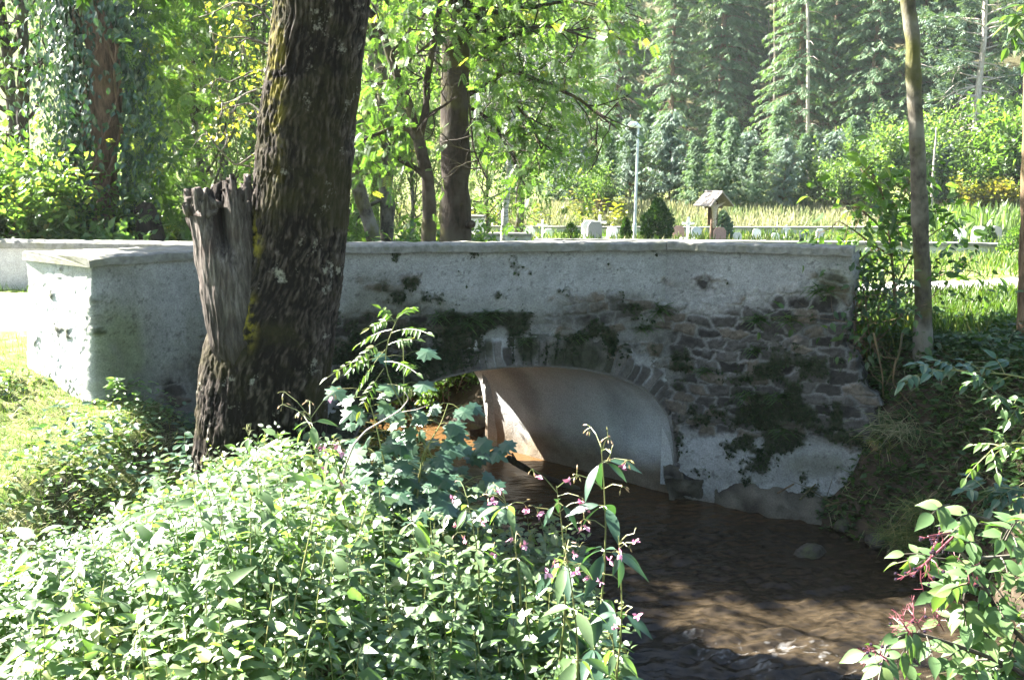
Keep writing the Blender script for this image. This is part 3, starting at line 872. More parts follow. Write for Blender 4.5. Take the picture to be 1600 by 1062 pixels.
L_CORN = leaf_mat('corn_leaf', [(.0, (.07, .12, .04)), (1.0, (.14, .19, .07))], .4, .4, .5)
L_YELLOW = leaf_mat('yellowing_leaf', [(.0, (.11, .14, .03)), (.6, (.20, .19, .04)), (1.0, (.33, .22, .04))], .5)
m = N('green_stem'); G_STEM = m.fin(m.ramp(m.noise(12, 3), [(.3, (.09, .13, .035)), (.7, (.18, .17, .06))]), .5)
m = N('red_stalk'); R_STALK = m.fin(m.ramp(m.noise(20, 3), [(.3, (.10, .014, .028)), (.7, (.17, .045, .058))]), .5)
m = N('black_berry'); BERRY = m.fin(m.ramp(m.noise(40, 2), [(.3, (.012, .008, .016)), (.7, (.03, .015, .03))]), .25)
m = N('pink_petal'); PETAL = m.fin(m.ramp(m.attr('v', 'Fac'), [(0, (.50, .16, .30)), (1, (.72, .42, .52))]), .6)
m = N('seed_pod'); POD = m.fin(m.ramp(m.attr('v', 'Fac'), [(0, (.16, .17, .06)), (.6, (.26, .19, .08)), (1, (.34, .20, .14))]), .5)

rng = np.random.default_rng(151)
b = B(); n = len(MOSS_P)
b.inst(RHOMB, MOSS_P, nrm(MOSS_N + rng.normal(size=(n, 3)) * .6 + [0, 0, -.35]), nrm(np.array([0, 0, 1.]) + MOSS_N * .5 + rng.normal(size=(n, 3)) * .4), .022 * rng.uniform(.4, 1.9, n) ** 1.3, rng.uniform(0, .8, n))
b.build('moss', leaf_mat('dark_wall_moss', [(.0, (.012, .020, .009)), (.6, (.022, .036, .014)), (1.0, (.045, .07, .022))], .2, .7, .2), bridge, loc=BL)['kind'] = 'stuff'

# ---------------------------------------------------------------- the big old tree with its dead stub
TY = 7.3
def trunk_grid(cl, Y, nth, nzv, name, mat, parent, loc, seed, ridge=.022, extra=None, ztop=None):
    C = np.array([np.append(PY(x, y, Y), r / F_PX * ray(x, y)[1] ** -1 * Y) for x, y, r in cl])
    C = C[np.argsort(C[:, 2])]
    if ztop: C = np.vstack([C, [C[-1, 0] + .25, C[-1, 1] - .1, ztop, C[-1, 3] * .72]])
    zz = np.linspace(C[0, 2], C[-1, 2], nzv)
    cx, cy, cr = (np.interp(zz, C[:, 2], C[:, k]) for k in (0, 1, 3))
    ker = np.ones(25) / 25
    sm = lambda q: np.convolve(np.pad(q, 12, 'edge'), ker, 'valid')
    cx, cr = sm(cx), sm(cr)
    th = np.linspace(0, 2 * math.pi, nth, endpoint=False)
    TH, ZZ = np.meshgrid(th, zz)
    ct, st_ = np.cos(TH).ravel(), np.sin(TH).ravel(); z = ZZ.ravel()
    r0 = np.repeat(cr, nth)
    Pn = np.stack([ct * r0, st_ * r0, z], 1)
    warp = Pn + .03 * np.stack([vn(Pn * 7, seed + 40), vn(Pn * 7, seed + 41), 0 * z], 1)
    rid = 1 - np.abs(fbm(warp * np.array([25, 25, 3.6]), 3, seed)) * 3.0
    rid2 = fbm(warp * np.array([46, 46, 14]), 3, seed + 5)
    lump = fbm(Pn * np.array([2, 2, 1]), 3, seed + 9)
    w1, w2, wc = worley((TH.ravel() * float(np.mean(cr)) + .016 * vn(warp * 18, seed + 50) + .034 * vn(warp * 6, seed + 51)) / .036, (z + .04 * vn(warp * 5, seed + 52) + .05 * vn(warp * 14, seed + 53)) / .24, seed + 3)
    crack = sstep(.05, .55, w2 - w1 + .25 * rid2)
    hgt = (np.clip(rid, -.6, 1) * .7 + (crack - .6) * .45 + (wc - .5) * .12 + rid2 * .75) * ridge
    r = r0 * (1 + .07 * lump) + hgt
    if extra is not None: r, hgt2 = extra(TH.ravel(), z, r, r0)
    V = np.stack([np.repeat(cx, nth) + ct * r, np.repeat(cy, nth) + st_ * r, z], 1)
    i = np.arange(nzv - 1)[:, None] * nth + np.arange(nth)[None]; j = np.arange(nzv - 1)[:, None] * nth + (np.arange(nth)[None] + 1) % nth
    Q = np.stack([i, j, j + nth, i + nth], -1).reshape(-1, 4)
    bb = B()
    fine = fbm(warp * np.array([70, 70, 40]), 2, seed + 60)
    a = np.clip(.20 + .20 * crack + .34 * rid2 + .16 * np.clip(rid, -.6, 1) + .16 * (wc - .5) + .16 * lump + .22 * fine, 0, 1)
    pxx, pyy = proj(V)
    yel = np.clip(blobs(pxx, pyy, [(388, 500, 14, 40, 1.2), (392, 380, 12, 30, .8), (430, 120, 16, 160, .5), (400, 370, 12, 40, .5)]), 0, 1)
    bb.add(V, Q, None, a, np.stack([yel, yel, yel], 1))
    return bb.build(name, mat, parent, smooth=True, col=True, loc=loc), (cx, cy, cr, zz)
tb = PY(408, 800, TY)
OT = (float(tb[0]), float(tb[1]), float(tb[2]))
old = thing('old_tree', 'massive mossy old tree trunk with a broken dead stub, standing before the bridge', 'tree', OT)
def flare(th, z, r, r0):
    f = np.exp(-np.maximum(z - tb[2] + .1, 0) * 2.4) * .05 * (1 + .8 * np.cos(th * 5 + 1))
    # swelling where the dead fork leaves the trunk, left side
    return r + f, 0 * z
big_cl = [(503, 0, 72), (491, 100, 71), (479, 200, 72), (471, 300, 73), (463, 380, 73), (452, 440, 78), (430, 500, 92), (417, 560, 97), (413, 620, 97), (408, 700, 98), (405, 760, 102), (405, 860, 116)]
_, big = trunk_grid(big_cl, TY, 380, 900, 'trunk', BARK_BIG, old, OT, 300, .014, flare, 10.5)
# dead stub: hollow, splintered top, slightly in front of the living stem
stub_cl = [(345, 306, 49), (346, 320, 48.5), (350, 350, 47), (356, 410, 46), (365, 470, 45), (378, 530, 42), (392, 590, 34), (405, 650, 18)]
SYD = TY - .26
SD = [.10, .10, .13, .17, .21, .215, .17, .05]
C = np.array([np.append(PY(x, y, TY - q), r / F_PX * (TY - q)) for (x, y, r), q in zip(stub_cl, SD)]); C = C[np.argsort(C[:, 2])]
nth, nzv = 220, 220
zz = np.linspace(C[0, 2], C[-1, 2], nzv); th = np.linspace(0, 2 * math.pi, nth, endpoint=False)
TH, ZZ = np.meshgrid(th, zz); z = ZZ.ravel(); th_ = TH.ravel()
cx, cr = np.interp(z, C[:, 2], C[:, 0]), np.interp(z, C[:, 2], C[:, 3])
ct, st_ = np.cos(th_), np.sin(th_)
Pn = np.stack([ct * cr, st_ * cr, z], 1)
rid = 1 - np.abs(fbm((Pn + .03 * vn(Pn * 5, 331)[:, None]) * np.array([12, 12, 1.6]), 3, 330)) * 2.6
fib = fbm(Pn * np.array([45, 45, 2.5]), 3, 335)
hg = np.clip(rid, -.5, 1) * .016 + fib * .008
# the rotten cleft faces the viewer, right of the middle
cl_t = np.exp(-((th_ - (1.5 * math.pi + .42 + .25 * vn(np.stack([z * 3, z * 0, z * 0], 1), 336))) / .30) ** 2) * sstep(C[-3, 2] - .35, C[-1, 2] - .15, z)
hq = (z - C[0, 2]) / (C[-1, 2] - C[0, 2])
r = cr * (1 + (.10 + .22 * sstep(.6, .2, hq)) * fbm(Pn * 2.5, 3, 338)) + hg * (1 + .8 * sstep(.6, .3, hq)) - cl_t * cr * .80 + .028 * np.exp(-((hq - .30 - .08 * np.cos(3 * th_)) / .10) ** 2)
hh_ = (z - C[0, 2]) / (C[-1, 2] - C[0, 2])
tz = z.copy()
splint = .15 * (fbm(np.stack([ct * 3.2, st_ * 3.2, 0 * z], 1), 3, 340)) + .09 * vn(np.stack([ct * 13, st_ * 13, 0 * z], 1), 345) + .10 * np.cos(th_ - 2.6) * 0
tz = z + np.where(hh_ > .5, splint * ((hh_ - .5) / .5) ** 2 * 1.3, 0) - .06 * np.clip(ct, 0, 1) * hh_ ** 4 * 0
V = np.stack([cx + ct * r, np.interp(z, C[:, 2], C[:, 1]) + st_ * r, tz], 1)
i = np.arange(nzv - 1)[:, None] * nth + np.arange(nth)[None]; j = np.arange(nzv - 1)[:, None] * nth + (np.arange(nth)[None] + 1) % nth
b = B()
rotten = np.clip(cl_t * 1.3 - .15 + .25 * fib, 0, .92)
rotten = np.maximum(rotten, .72 * sstep(.66, .34, hh_ + .10 * np.cos(th_ - math.pi) * -1 + .1 * fib))
b.add(V, np.stack([i, j, j + nth, i + nth], -1).reshape(-1, 4), None, rotten)
o = b.build('broken_stub', DEADWOOD, old, smooth=True, loc=OT)
md = o.modifiers.new('shell', 'SOLIDIFY'); md.thickness = .055; md.offset = -1
# crown above the picture; unseen low limbs and leaves added to shade the creek
rng = np.random.default_rng(5)
wd, tips = B(), []
top = np.array([big[0][-1] + .0, big[1][-1], 10.0])
for k in range(5):
    a = k * 1.256 + .4
    grow(wd, tips, rng, top + np.array([0, 0, -.6 * k * .4]), (math.cos(a), math.sin(a), 1.0), 3.4, .17, 0, 2, 4)
tp = np.array([t[0] for t in tips]); td = np.array([t[1] for t in tips])
k = rng.integers(0, len(tp), 2600)
pos, dr_ = tp[k] + rng.normal(size=(2600, 3)) * .2, td[k]
t0 = np.array([-1.35, 7.3, 5.4])
for e, r_ in (((-2.0, 10.0, 5.8), .09), ((-5.6, 10.2, 5.9), .06), ((.2, 10.2, 6.2), .07)):
    R = resample(np.array([t0, t0 * .5 + np.array(e) * .5 + [0, 0, .35], e]), 20); wd.tube(R, np.linspace(r_, .02, 20), 8)
    for q in R[8::2]:
        for _ in range(2):
            d = nrm(rng.normal(size=3) * [1, .5, .25]); wd.tube([q, q + d * .35, q + d * .7], [.015, .01, .004], 4)
n = 2300
cen = np.column_stack([rng.uniform(-4.7, -1.3, n), rng.uniform(10.0, 10.85, n), rng.uniform(5.35, 6.0, n)])  # leaf cluster out of view, placed to cast shade on the water
n2_ = 900
cen = np.vstack([cen, np.column_stack([rng.uniform(-1.3, 1.2, n2_), rng.uniform(10.0, 10.9, n2_), rng.uniform(5.5, 6.6, n2_)])])
cen = np.vstack([cen, np.column_stack([rng.uniform(-6.4, -5.35, 1000), rng.uniform(9.1, 10.8, 1000), rng.uniform(5.4, 6.0, 1000)])])  # more unseen leaves, shading the water left of the sun patch
cen = cen[vn(cen * 1.5, 12) > -.45]
pos = np.vstack([pos, cen]); dr_ = np.vstack([dr_, rdirs(rng, len(cen)) * [1, 1, .3]])
wd.build('limbs', BARK_DARK, old, smooth=True, loc=OT)
lb = B(); scatter_leaves(lb, PINN, rng, pos, dr_, .34, .5)
lb.build('crown', L_DEEP, old, loc=OT)
# ---------------------------------------------------------------- trees behind the bridge
def gz(x, y): return float(ground_z(np.array([x]), np.array([y]))[0])
def at(px, Y, py=300):           # ground point under picture column px at depth Y
    p = PY(px, py, Y); return (float(p[0]), float(Y), gz(p[0], Y) - .03)

def leafy(name, label, cat, seed, H, trunk_r, lvl, L0, nleaf, leaf, lmat, bmat, lsize, group=None, clear=.3, spread=.5, side=4, trop=.1, multi=0, droop=.3):
    rng = np.random.default_rng(seed)
    root = thing(name, label, cat, (0, 0, 0), group)
    wd, tips = B(), []
    if multi:
        for k in range(multi):
            a = k * 2.4 + rng.uniform(0, 1)
            grow(wd, tips, rng, (.12 * math.cos(a), .12 * math.sin(a), -.1), (math.cos(a) * rng.uniform(.2, .8), math.sin(a) * rng.uniform(.2, .8), 1), L0 * rng.uniform(.7, 1.1), trunk_r, 0, lvl, side, trop)
    else:
        n = 9
        pts = np.column_stack([.12 * H / 9 * np.cumsum(rng.normal(size=n)) * .5, .12 * H / 9 * np.cumsum(rng.normal(size=n)) * .5, np.linspace(-.15, H * .92, n)])
        rad = np.linspace(trunk_r, trunk_r * .25, n); rad[0] *= 1.25
        wd.tube(pts, rad, 10, wob=.15, seed=seed)
        nb = int(14 + H)
        for k in range(nb):
            t = clear + (1 - clear) * (k + rng.uniform(0, 1)) / nb
            z = t * H * .92; q = np.array([np.interp(z, pts[:, 2], pts[:, j]) for j in range(3)])
            a = k * 2.4 + rng.uniform(-.4, .4)
            prof = math.sin(math.pi * min(1, (t - clear) / (1 - clear) * .8 + .2)) ** .7
            grow(wd, tips, rng, q, (math.cos(a), math.sin(a), spread), L0 * (.35 + .75 * prof) * rng.uniform(.8, 1.15), trunk_r * .34 * (1.1 - t * .6), 1, lvl, side, trop)
    wd.build('trunk', bmat, root, smooth=True)
    tp = np.array([t[0] for t in tips]); td = np.array([t[1] for t in tips])
    k = rng.integers(0, len(tp), nleaf)
    pos = tp[k] + rng.normal(size=(nleaf, 3)) * lsize * .9
    cl = vn(pos * .9, seed) * .25
    lb = B(); scatter_leaves(lb, leaf, rng, pos, td[k], lsize, .48 + cl, droop=droop)
    lb.build('crown', lmat, root)
    return root

def copies(proto, spots, group=None):
    for n, (px, Y, sc, rz, label) in enumerate(spots):
        place(proto, n > 0, at(px, Y), rz, (sc, sc, sc * (1 + .06 * math.sin(n * 7))), label, group)

ash = leafy('ash_tree', 'x', 'tree', 11, 10, .17, 3, 2.6, 7500, RHOMB, L_BRIGHT, BARK_DARK, .15)
copies(ash, [(20, 21, 1.0, 0, 'tall bright green tree at the left edge of the picture behind the far wall'),
             (250, 30, .6, 1.2, 'bright green tree under the patch of open sky, right of the ivy tree'),
             ], 'bright broadleaf trees behind the bridge')
for bx, by, bs in [(-13, -5, 1.25), (-8, -8, 1.4), (-3, -6, 1.2), (2, -9, 1.45), (6, -6, 1.3), (11, -5, 1.3), (14, 1, 1.2)]:  # trees added out of view to cut sky light on the bridge wall
    place(ash, True, (bx, by, gz(bx, by)), bx, (bs,) * 3, 'unseen leafy tree added behind the viewer to block sky light', 'unseen trees added behind the viewer')
pale = leafy('alder_tree', 'x', 'tree', 17, 10, .16, 3, 2.6, 5200, RHOMB, L_WILLOW, BARK_GREY, .17, None, .12)
copies(pale, [(395, 25, 1.0, 3.1, 'pale airy tree directly behind the old trunk on its left'),
             (590, 28, 1.0, 5.0, 'tall pale airy tree between the old trunk and the forked tree'),
             (690, 36, 1.15, .6, 'tall pale airy tree behind the thick dark trunk'),
             (810, 42, 1.1, 1.9, 'pale airy tree standing behind the slender birch'),
             (330, 40, 1.05, 5.4, 'distant pale airy tree above the broken stub')], 'pale airy trees behind the bridge')
willow = leafy('willow_tree', 'x', 'tree', 23, 6.5, .12, 3, 2.1, 7000, (RHOMB[0] * np.array([.45, 1.1, 1]), RHOMB[1], RHOMB[2]), L_WILLOW, BARK_GREY, .17, None, .12, .9, 4, .22)
copies(willow, [(318, 18.5, .78, 0, 'pale feathery willow bush just left of the broken stub'),
                (352, 24, 1.2, 2.0, 'tall pale willow rising behind the broken stub'),
                (232, 27, 1.0, 4.0, 'pale willow between the ivy tree and the patch of sky'),
                (560, 21, .62, 1.0, 'pale willow bush right of the old trunk above the parapet'),
                (640, 24, .72, 3.0, 'pale willow bush behind the forked tree'),
                (760, 30, .7, 5.0, 'pale willow bush right of the thick dark trunk')], 'pale willows behind the bridge')
shrub = leafy('shrub', 'x', 'shrub', 31, 2, .025, 2, 1.3, 5200, OVSIM, L_BRIGHT, BARK_BROWN, .13, None, 0, .5, 4, .15, 7)
copies(shrub, [(25, 15.4, 1.0, 0, 'bright shrub behind the far wall at the left edge'),
               (95, 15.2, .8, 1.3, 'shrub at the foot of the ivy tree, left side'),
               (560, 15.5, .85, 2.0, 'low green shrub over the parapet right of the old trunk'),
               (600, 16.5, 1.05, 3.0, 'green shrub over the parapet between the two forked stems'),
               (640, 15.2, .75, 4.0, 'green shrub over the parapet left of the forked tree'),
               (690, 17.0, .9, 5.0, 'green shrub between the forked tree and the thick trunk'),
               (250, 17, .8, 2.6, 'shrub left of the pale willow bush behind the far wall'),
               (-40, 14.8, 1.1, .7, 'shrub cut off by the left picture edge behind the far wall'),
               (450, 16, 1.0, 1.7, 'shrub behind the old trunk'),
               (525, 19, 1.4, 3.7, 'tall shrub peeping out behind the right side of the old trunk')], 'green shrubs behind the parapet')
hyd = leafy('broadleaved_bush', 'x', 'bush', 37, 1.2, .02, 2, .62, 1700, OVATE, L_ELDER, BARK_BROWN, .17, None, 0, .5, 4, .1, 6)
copies(hyd, [(178, 14.6, .95, 0, 'low bush with large pale sunlit leaves by the far wall under the ivy tree'),
             (120, 14.9, .75, 2, 'pale leaved bush left of the low sunlit bush under the ivy tree')], 'pale bushes by the far wall')

# ivy covered tree
iv = thing('ivy_tree', 'tall leaning tree trunk thickly wrapped in glossy ivy, left of the old tree', 'tree', at(158, 16))
il = tuple(iv.location)
rng = np.random.default_rng(41)
pl = [(160, 372, 26), (158, 300, 25), (160, 220, 25), (163, 140, 24), (160, 60, 24), (150, 0, 24), (138, -90, 22)]
pts = np.array([PY(x, y, 16) for x, y, r in pl]); rad = np.array([r for *_, r in pl]) / F_PX * 16
pts = np.vstack([[pts[0] - np.array([0, 0, .8])], pts]); rad = np.append(rad[0] * 1.2, rad)
wd = B(); ptsr = resample(pts, 60); wd.tube(ptsr, np.interp(np.linspace(0, 1, 60), np.linspace(0, 1, len(rad)), rad), 20, wob=.22, seed=41)
for k in range(9):          # ivy stems and short dead twigs
    a0 = rng.uniform(0, 6.28); zz = ptsr[5:55]
    q = zz + np.column_stack([np.cos(a0 + .5 * np.sin(np.arange(50) * .15 + k)) * .42, np.sin(a0 + .5 * np.sin(np.arange(50) * .15 + k)) * .42, np.zeros(50)])
    wd.tube(q, .025, 5)
wd.build('trunk', BARK_BROWN, iv, smooth=True, loc=il)
n = 12000
t = rng.uniform(0, 1, n) ** .9; k = (t * 59).astype(int)
pxk, pyk = proj(ptsr[k])
side_w = rng.uniform(0, 2 * math.pi, n)
bias = np.where(rng.uniform(size=n) < .62, math.pi + rng.normal(size=n) * .8, rng.normal(size=n) * .7)   # mostly left and right flanks
bias = np.where(rng.uniform(size=n) < .12, side_w, bias)
lowf = np.clip((ptsr[k][:, 2] - 2) / 6, 0, 1)
rr_ = .38 + np.abs(rng.normal(size=n)) * np.where(np.cos(bias) < 0, .42 - .10 * lowf, .30)
clump = vn(np.stack([np.cos(bias) * 2, ptsr[k][:, 2] * 1.6, np.sin(bias) * 2], 1), 44)
rr_ = rr_ * (1 + .35 * clump)
pos = ptsr[k] + np.stack([np.cos(bias) * rr_, np.sin(bias) * rr_ * .9 - .1, rng.normal(size=n) * .12], 1)
ppx, ppy = proj(pos); kp = ~((ppx > 146) & (ppx < 192) & (ppy > 60) & (ppy < 345)) | (rng.uniform(size=n) < .14)
pos, bias, clump = pos[kp], bias[kp], clump[kp]; n = len(pos)
ivb = B(); outd = nrm(np.stack([np.cos(bias), np.sin(bias) - .3, np.full(n, .5)], 1))
ivb.inst(OVSIM, pos, nrm(np.stack([rng.normal(size=n) * .5, rng.normal(size=n) * .5 - .2, np.full(n, -1.)], 1)), nrm(outd + rng.normal(size=(n, 3)) * .4), .115 * rng.uniform(.6, 1.3, n), np.clip(.45 + clump * .3 + rng.normal(size=n) * .2, 0, 1))
ivb.build('ivy', L_IVY, iv, loc=il)
n = 900
tp = ptsr[rng.integers(10, 60, n)] + np.stack([.45 + np.abs(rng.normal(size=n)) * .6, rng.normal(size=n) * .5 + .4, rng.normal(size=n) * .3], 1)
lb = B(); scatter_leaves(lb, PINN, rng, tp, np.array([.6, -.1, -.2]) + 0 * tp, .30, .45 + .3 * vn(tp, 47))
lb.build('crown', L_BRIGHT, iv, loc=il)

# trees with traced stems
def bough(wd, tips, rng, pl, Ys, r0, r1, n=24, twigs=10, tl=(.4, .9), sides=7, wob=.12):
    P = np.array([PY(x, y, Y) for (x, y), Y in zip(pl, np.linspace(Ys[0], Ys[1], len(pl)))])
    R = resample(P, n); R = R + .02 * np.stack([vn(R * 3 + k * 9, 50) for k in range(3)], 1)
    rad = np.linspace(r0, r1, n)
    wd.tube(R, rad, sides, wob=wob, seed=3)
    for k in range(twigs):
        j = int((.15 + .85 * (k + rng.uniform()) / twigs) * (n - 1)); q = R[j]
        d = nrm(nrm(R[min(j + 1, n - 1)] - R[j - 1]) * .5 + rng.normal(size=3) * .7 + np.array([0, 0, -.05]))
        grow(wd, tips, rng, q, d, rng.uniform(*tl), max(.012, rad[j] * .35), 1, 2, 3, -.02, .25)
    return R
def crown(root, tips, rng, n, tmpl, mat, size, loc, jit=.18, droop=.5, name='crown', thin=None):
    tp = np.array([t[0] for t in tips]); td = np.array([t[1] for t in tips])
    k = rng.integers(0, len(tp), n); pos = tp[k] + rng.normal(size=(n, 3)) * jit
    if thin is not None: kp = thin(*proj(pos)) | (rng.uniform(size=n) < .12); pos, k = pos[kp], k[kp]
    lb = B(); scatter_leaves(lb, tmpl, rng, pos, td[k], size, .42 + .3 * vn(pos * 1.1, 77), droop=droop, spread=.8)
    return lb.build(name, mat, root, loc=loc)

rng = np.random.default_rng(51)
tk_ = thing('thick_trunk_tree', 'thick straight dark trunk with hanging leaf sprays, right of the forked tree', 'tree', at(710, 15))
tl_ = tuple(tk_.location)
wd, tips = B(), []
P = np.array([PY(x, y, 15) for x, y in [(708, 420), (710, 375), (711, 300), (712, 250), (712, 180), (713, 120), (714, 60), (716, 0), (720, -120)]])
R = resample(P, 80); wd.tube(R, np.interp(np.linspace(0, 1, 80), [0, .12, .2, .5, .8, 1], np.array([27, 24, 22.5, 21, 20.5, 22]) / F_PX * 15), 26, wob=.14, seed=52)
wd.tube(np.array([PY(732, 352, 14.85), PY(738, 350, 14.75)]), .06, 8)
for pl, ys, r0, n_t in [([(728, 150), (790, 108), (850, 128), (910, 160), (965, 200)], (15, 13.5), .05, 18), ([(728, 110), (780, 60), (850, 40), (930, 60)], (15, 14), .06, 18), ([(725, 60), (760, 10), (800, -40)], (15, 14.5), .08, 12), ([(728, 145), (780, 140), (830, 190), (850, 240)], (15, 14), .035, 12),
                       ([(716, 20), (690, -20), (660, -50)], (15, 14.2), .07, 8), ([(724, 30), (840, 10), (900, 0), (960, 20)], (15, 14), .05, 16), ([(728, 165), (770, 190), (800, 240), (820, 290)], (15, 14.2), .03, 10), ([(730, 130), (740, 230), (760, 280)], (14.9, 14.4), .02, 7)]:
    bough(wd, tips, rng, pl, ys, r0, .012, 24, n_t)
wd.build('trunk', BARK_DARK, tk_, smooth=True, loc=tl_)
crown(tk_, tips, rng, 1450, PINN, L_BRIGHT, .22, tl_, thin=lambda x, y: ~((x > 560) & (x < 742) & (y > 70)) & ~((x > 950) & (x < 1030) & (y > 160)))

fk = thing('forked_tree', 'slender dark tree forking above the parapet, with a crooked side branch to the left', 'tree', at(668, 14))
fl_ = tuple(fk.location)
rng = np.random.default_rng(55)
wd, tips = B(), []
bough(wd, [], rng, [(671, 420), (670, 375), (671, 320), (668, 280), (659, 240), (655, 218)], (14, 14), .115, .085, 40, 0, sides=12)
bough(wd, tips, rng, [(655, 222), (648, 195), (630, 140), (615, 100), (605, 65), (590, 35), (572, 8), (560, -40)], (14, 14), .072, .04, 40, 9, sides=10)
bough(wd, tips, rng, [(656, 222), (664, 180), (666, 140), (675, 90), (684, 40), (688, -30)], (14, 13.8), .06, .035, 40, 9, sides=10)
bough(wd, tips, rng, [(652, 222), (640, 203), (615, 199), (590, 210), (560, 222), (535, 235)], (14, 13.5), .045, .012, 24, 7)
bough(wd, tips, rng, [(662, 275), (648, 262), (630, 255), (615, 235), (604, 218)], (14, 13.8), .04, .012, 24, 4)
bough(wd, [], rng, [(652, 265), (640, 256), (624, 254)], (14, 13.7), .035, .02, 12, 0)
bough(wd, tips, rng, [(664, 185), (690, 165), (715, 150)], (14, 13.4), .03, .01, 14, 4)
bough(wd, tips, rng, [(622, 115), (650, 85), (672, 68)], (14, 13.6), .025, .01, 14, 6)
bough(wd, tips, rng, [(610, 85), (640, 50), (660, 30), (672, 5)], (14, 13.6), .025, .01, 14, 6)
wd.build('trunk', BARK_DARK, fk, smooth=True, loc=fl_)
crown(fk, tips, rng, 1100, PINN, L_BRIGHT, .20, fl_, thin=lambda x, y: ~((x > 640) & (x < 742) & (y > 60)))

def pole_tree(name, label, pl, Y, r0, r1, mat, seed, leaves=0, lmat=None, loc=None, wob=.15):
    rng = np.random.default_rng(seed)
    root = thing(name, label, 'tree', at(pl[0][0], Y) if loc is None else loc); l = tuple(root.location)
    wd, tips = B(), []
    bough(wd, tips, rng, pl, (Y, Y), r0, r1, 50, 8 if leaves else 0, (.5, 1.1), 14, wob)
    wd.build('trunk', mat, root, smooth=True, loc=l)
    if leaves: crown(root, tips, rng, leaves, PINN, lmat, .22, l)
    return root
pole_tree('leaning_trunk_tree', 'grey trunk leaning left just right of the old tree', [(590, 400), (576, 345), (560, 300), (547, 255), (538, 200), (530, 120)], 17, .13, .09, BARK_GREY, 61)
pole_tree('slim_trunk_tree', 'slim brown trunk seen between the old tree and the forked tree', [(604, 400), (605, 340), (604, 260), (602, 180), (596, 100), (582, 30), (578, -60)], 18, .14, .09, BARK_GREY, 62, 600, L_BRIGHT)
pole_tree('dark_trunk_tree', 'dark slim trunk among the bright leaves left of the ivy tree', [(35, 400), (36, 250), (38, 100), (34, -40)], 19, .14, .09, BARK_DARK, 63, 300, L_BRIGHT)
pole_tree('stump', 'rotting dark stump under the pale willow left of the broken stub', [(236, 392), (233, 350), (226, 322)], 15.5, .26, .16, BARK_DARK, 64)
bt = thing('bare_branch_tree', 'thin tree with crooked nearly bare twigs reaching out left of the old trunk', 'tree', at(452, 12))
bl_ = tuple(bt.location); wd, tips = B(), []; rng = np.random.default_rng(66)
bough(wd, [], rng, [(455, 430), (455, 300), (458, 150), (462, 40), (466, -30)], (12, 12), .055, .04, 40, 0)
for pl in [[(462, 60), (425, 35), (400, 10), (365, 4), (335, 18), (312, 27)], [(460, 80), (420, 70), (385, 60), (355, 62), (325, 50)], [(457, 160), (415, 137), (392, 142), (365, 158), (340, 165)], [(456, 270), (410, 230), (370, 262), (320, 205), (300, 230)], [(457, 190), (420, 185), (390, 160), (350, 170), (338, 190)], [(458, 120), (420, 108), (390, 112), (355, 130)]]:
    bough(wd, tips, rng, pl, (12, 12.4), .022, .006, 22, 4, (.15, .4), 5)
wd.build('trunk', BARK_GREY, bt, smooth=True, loc=bl_)
crown(bt, tips, rng, 420, RHOMB, L_YELLOW, .07, bl_, .08)

# birch
rng = np.random.default_rng(71)
br = thing('birch_tree', 'slender white stemmed birch with a hanging crown beyond the parapet', 'tree', at(788, 26)); bl_ = tuple(br.location)
wd, tips = B(), []
R = bough(wd, tips, rng, [(786, 385), (789, 330), (794, 280), (799, 235), (803, 180), (806, 110), (808, 60)], (26, 26), .10, .05, 50, 0, sides=10)
for k in range(46):
    j = int(22 + 27 * rng.uniform()); a = rng.uniform(0, 6.28)
    grow(wd, tips, rng, R[j], (math.cos(a) + .25, math.sin(a) * .7, .25), rng.uniform(1.0, 2.2), .03, 1, 3, 3, -.16, .2)
wd.build('trunk', BIRCH, br, smooth=True, loc=bl_)
crown(br, tips, rng, 4800, RHOMB, L_BRIGHT, .11, bl_, .15, .8)

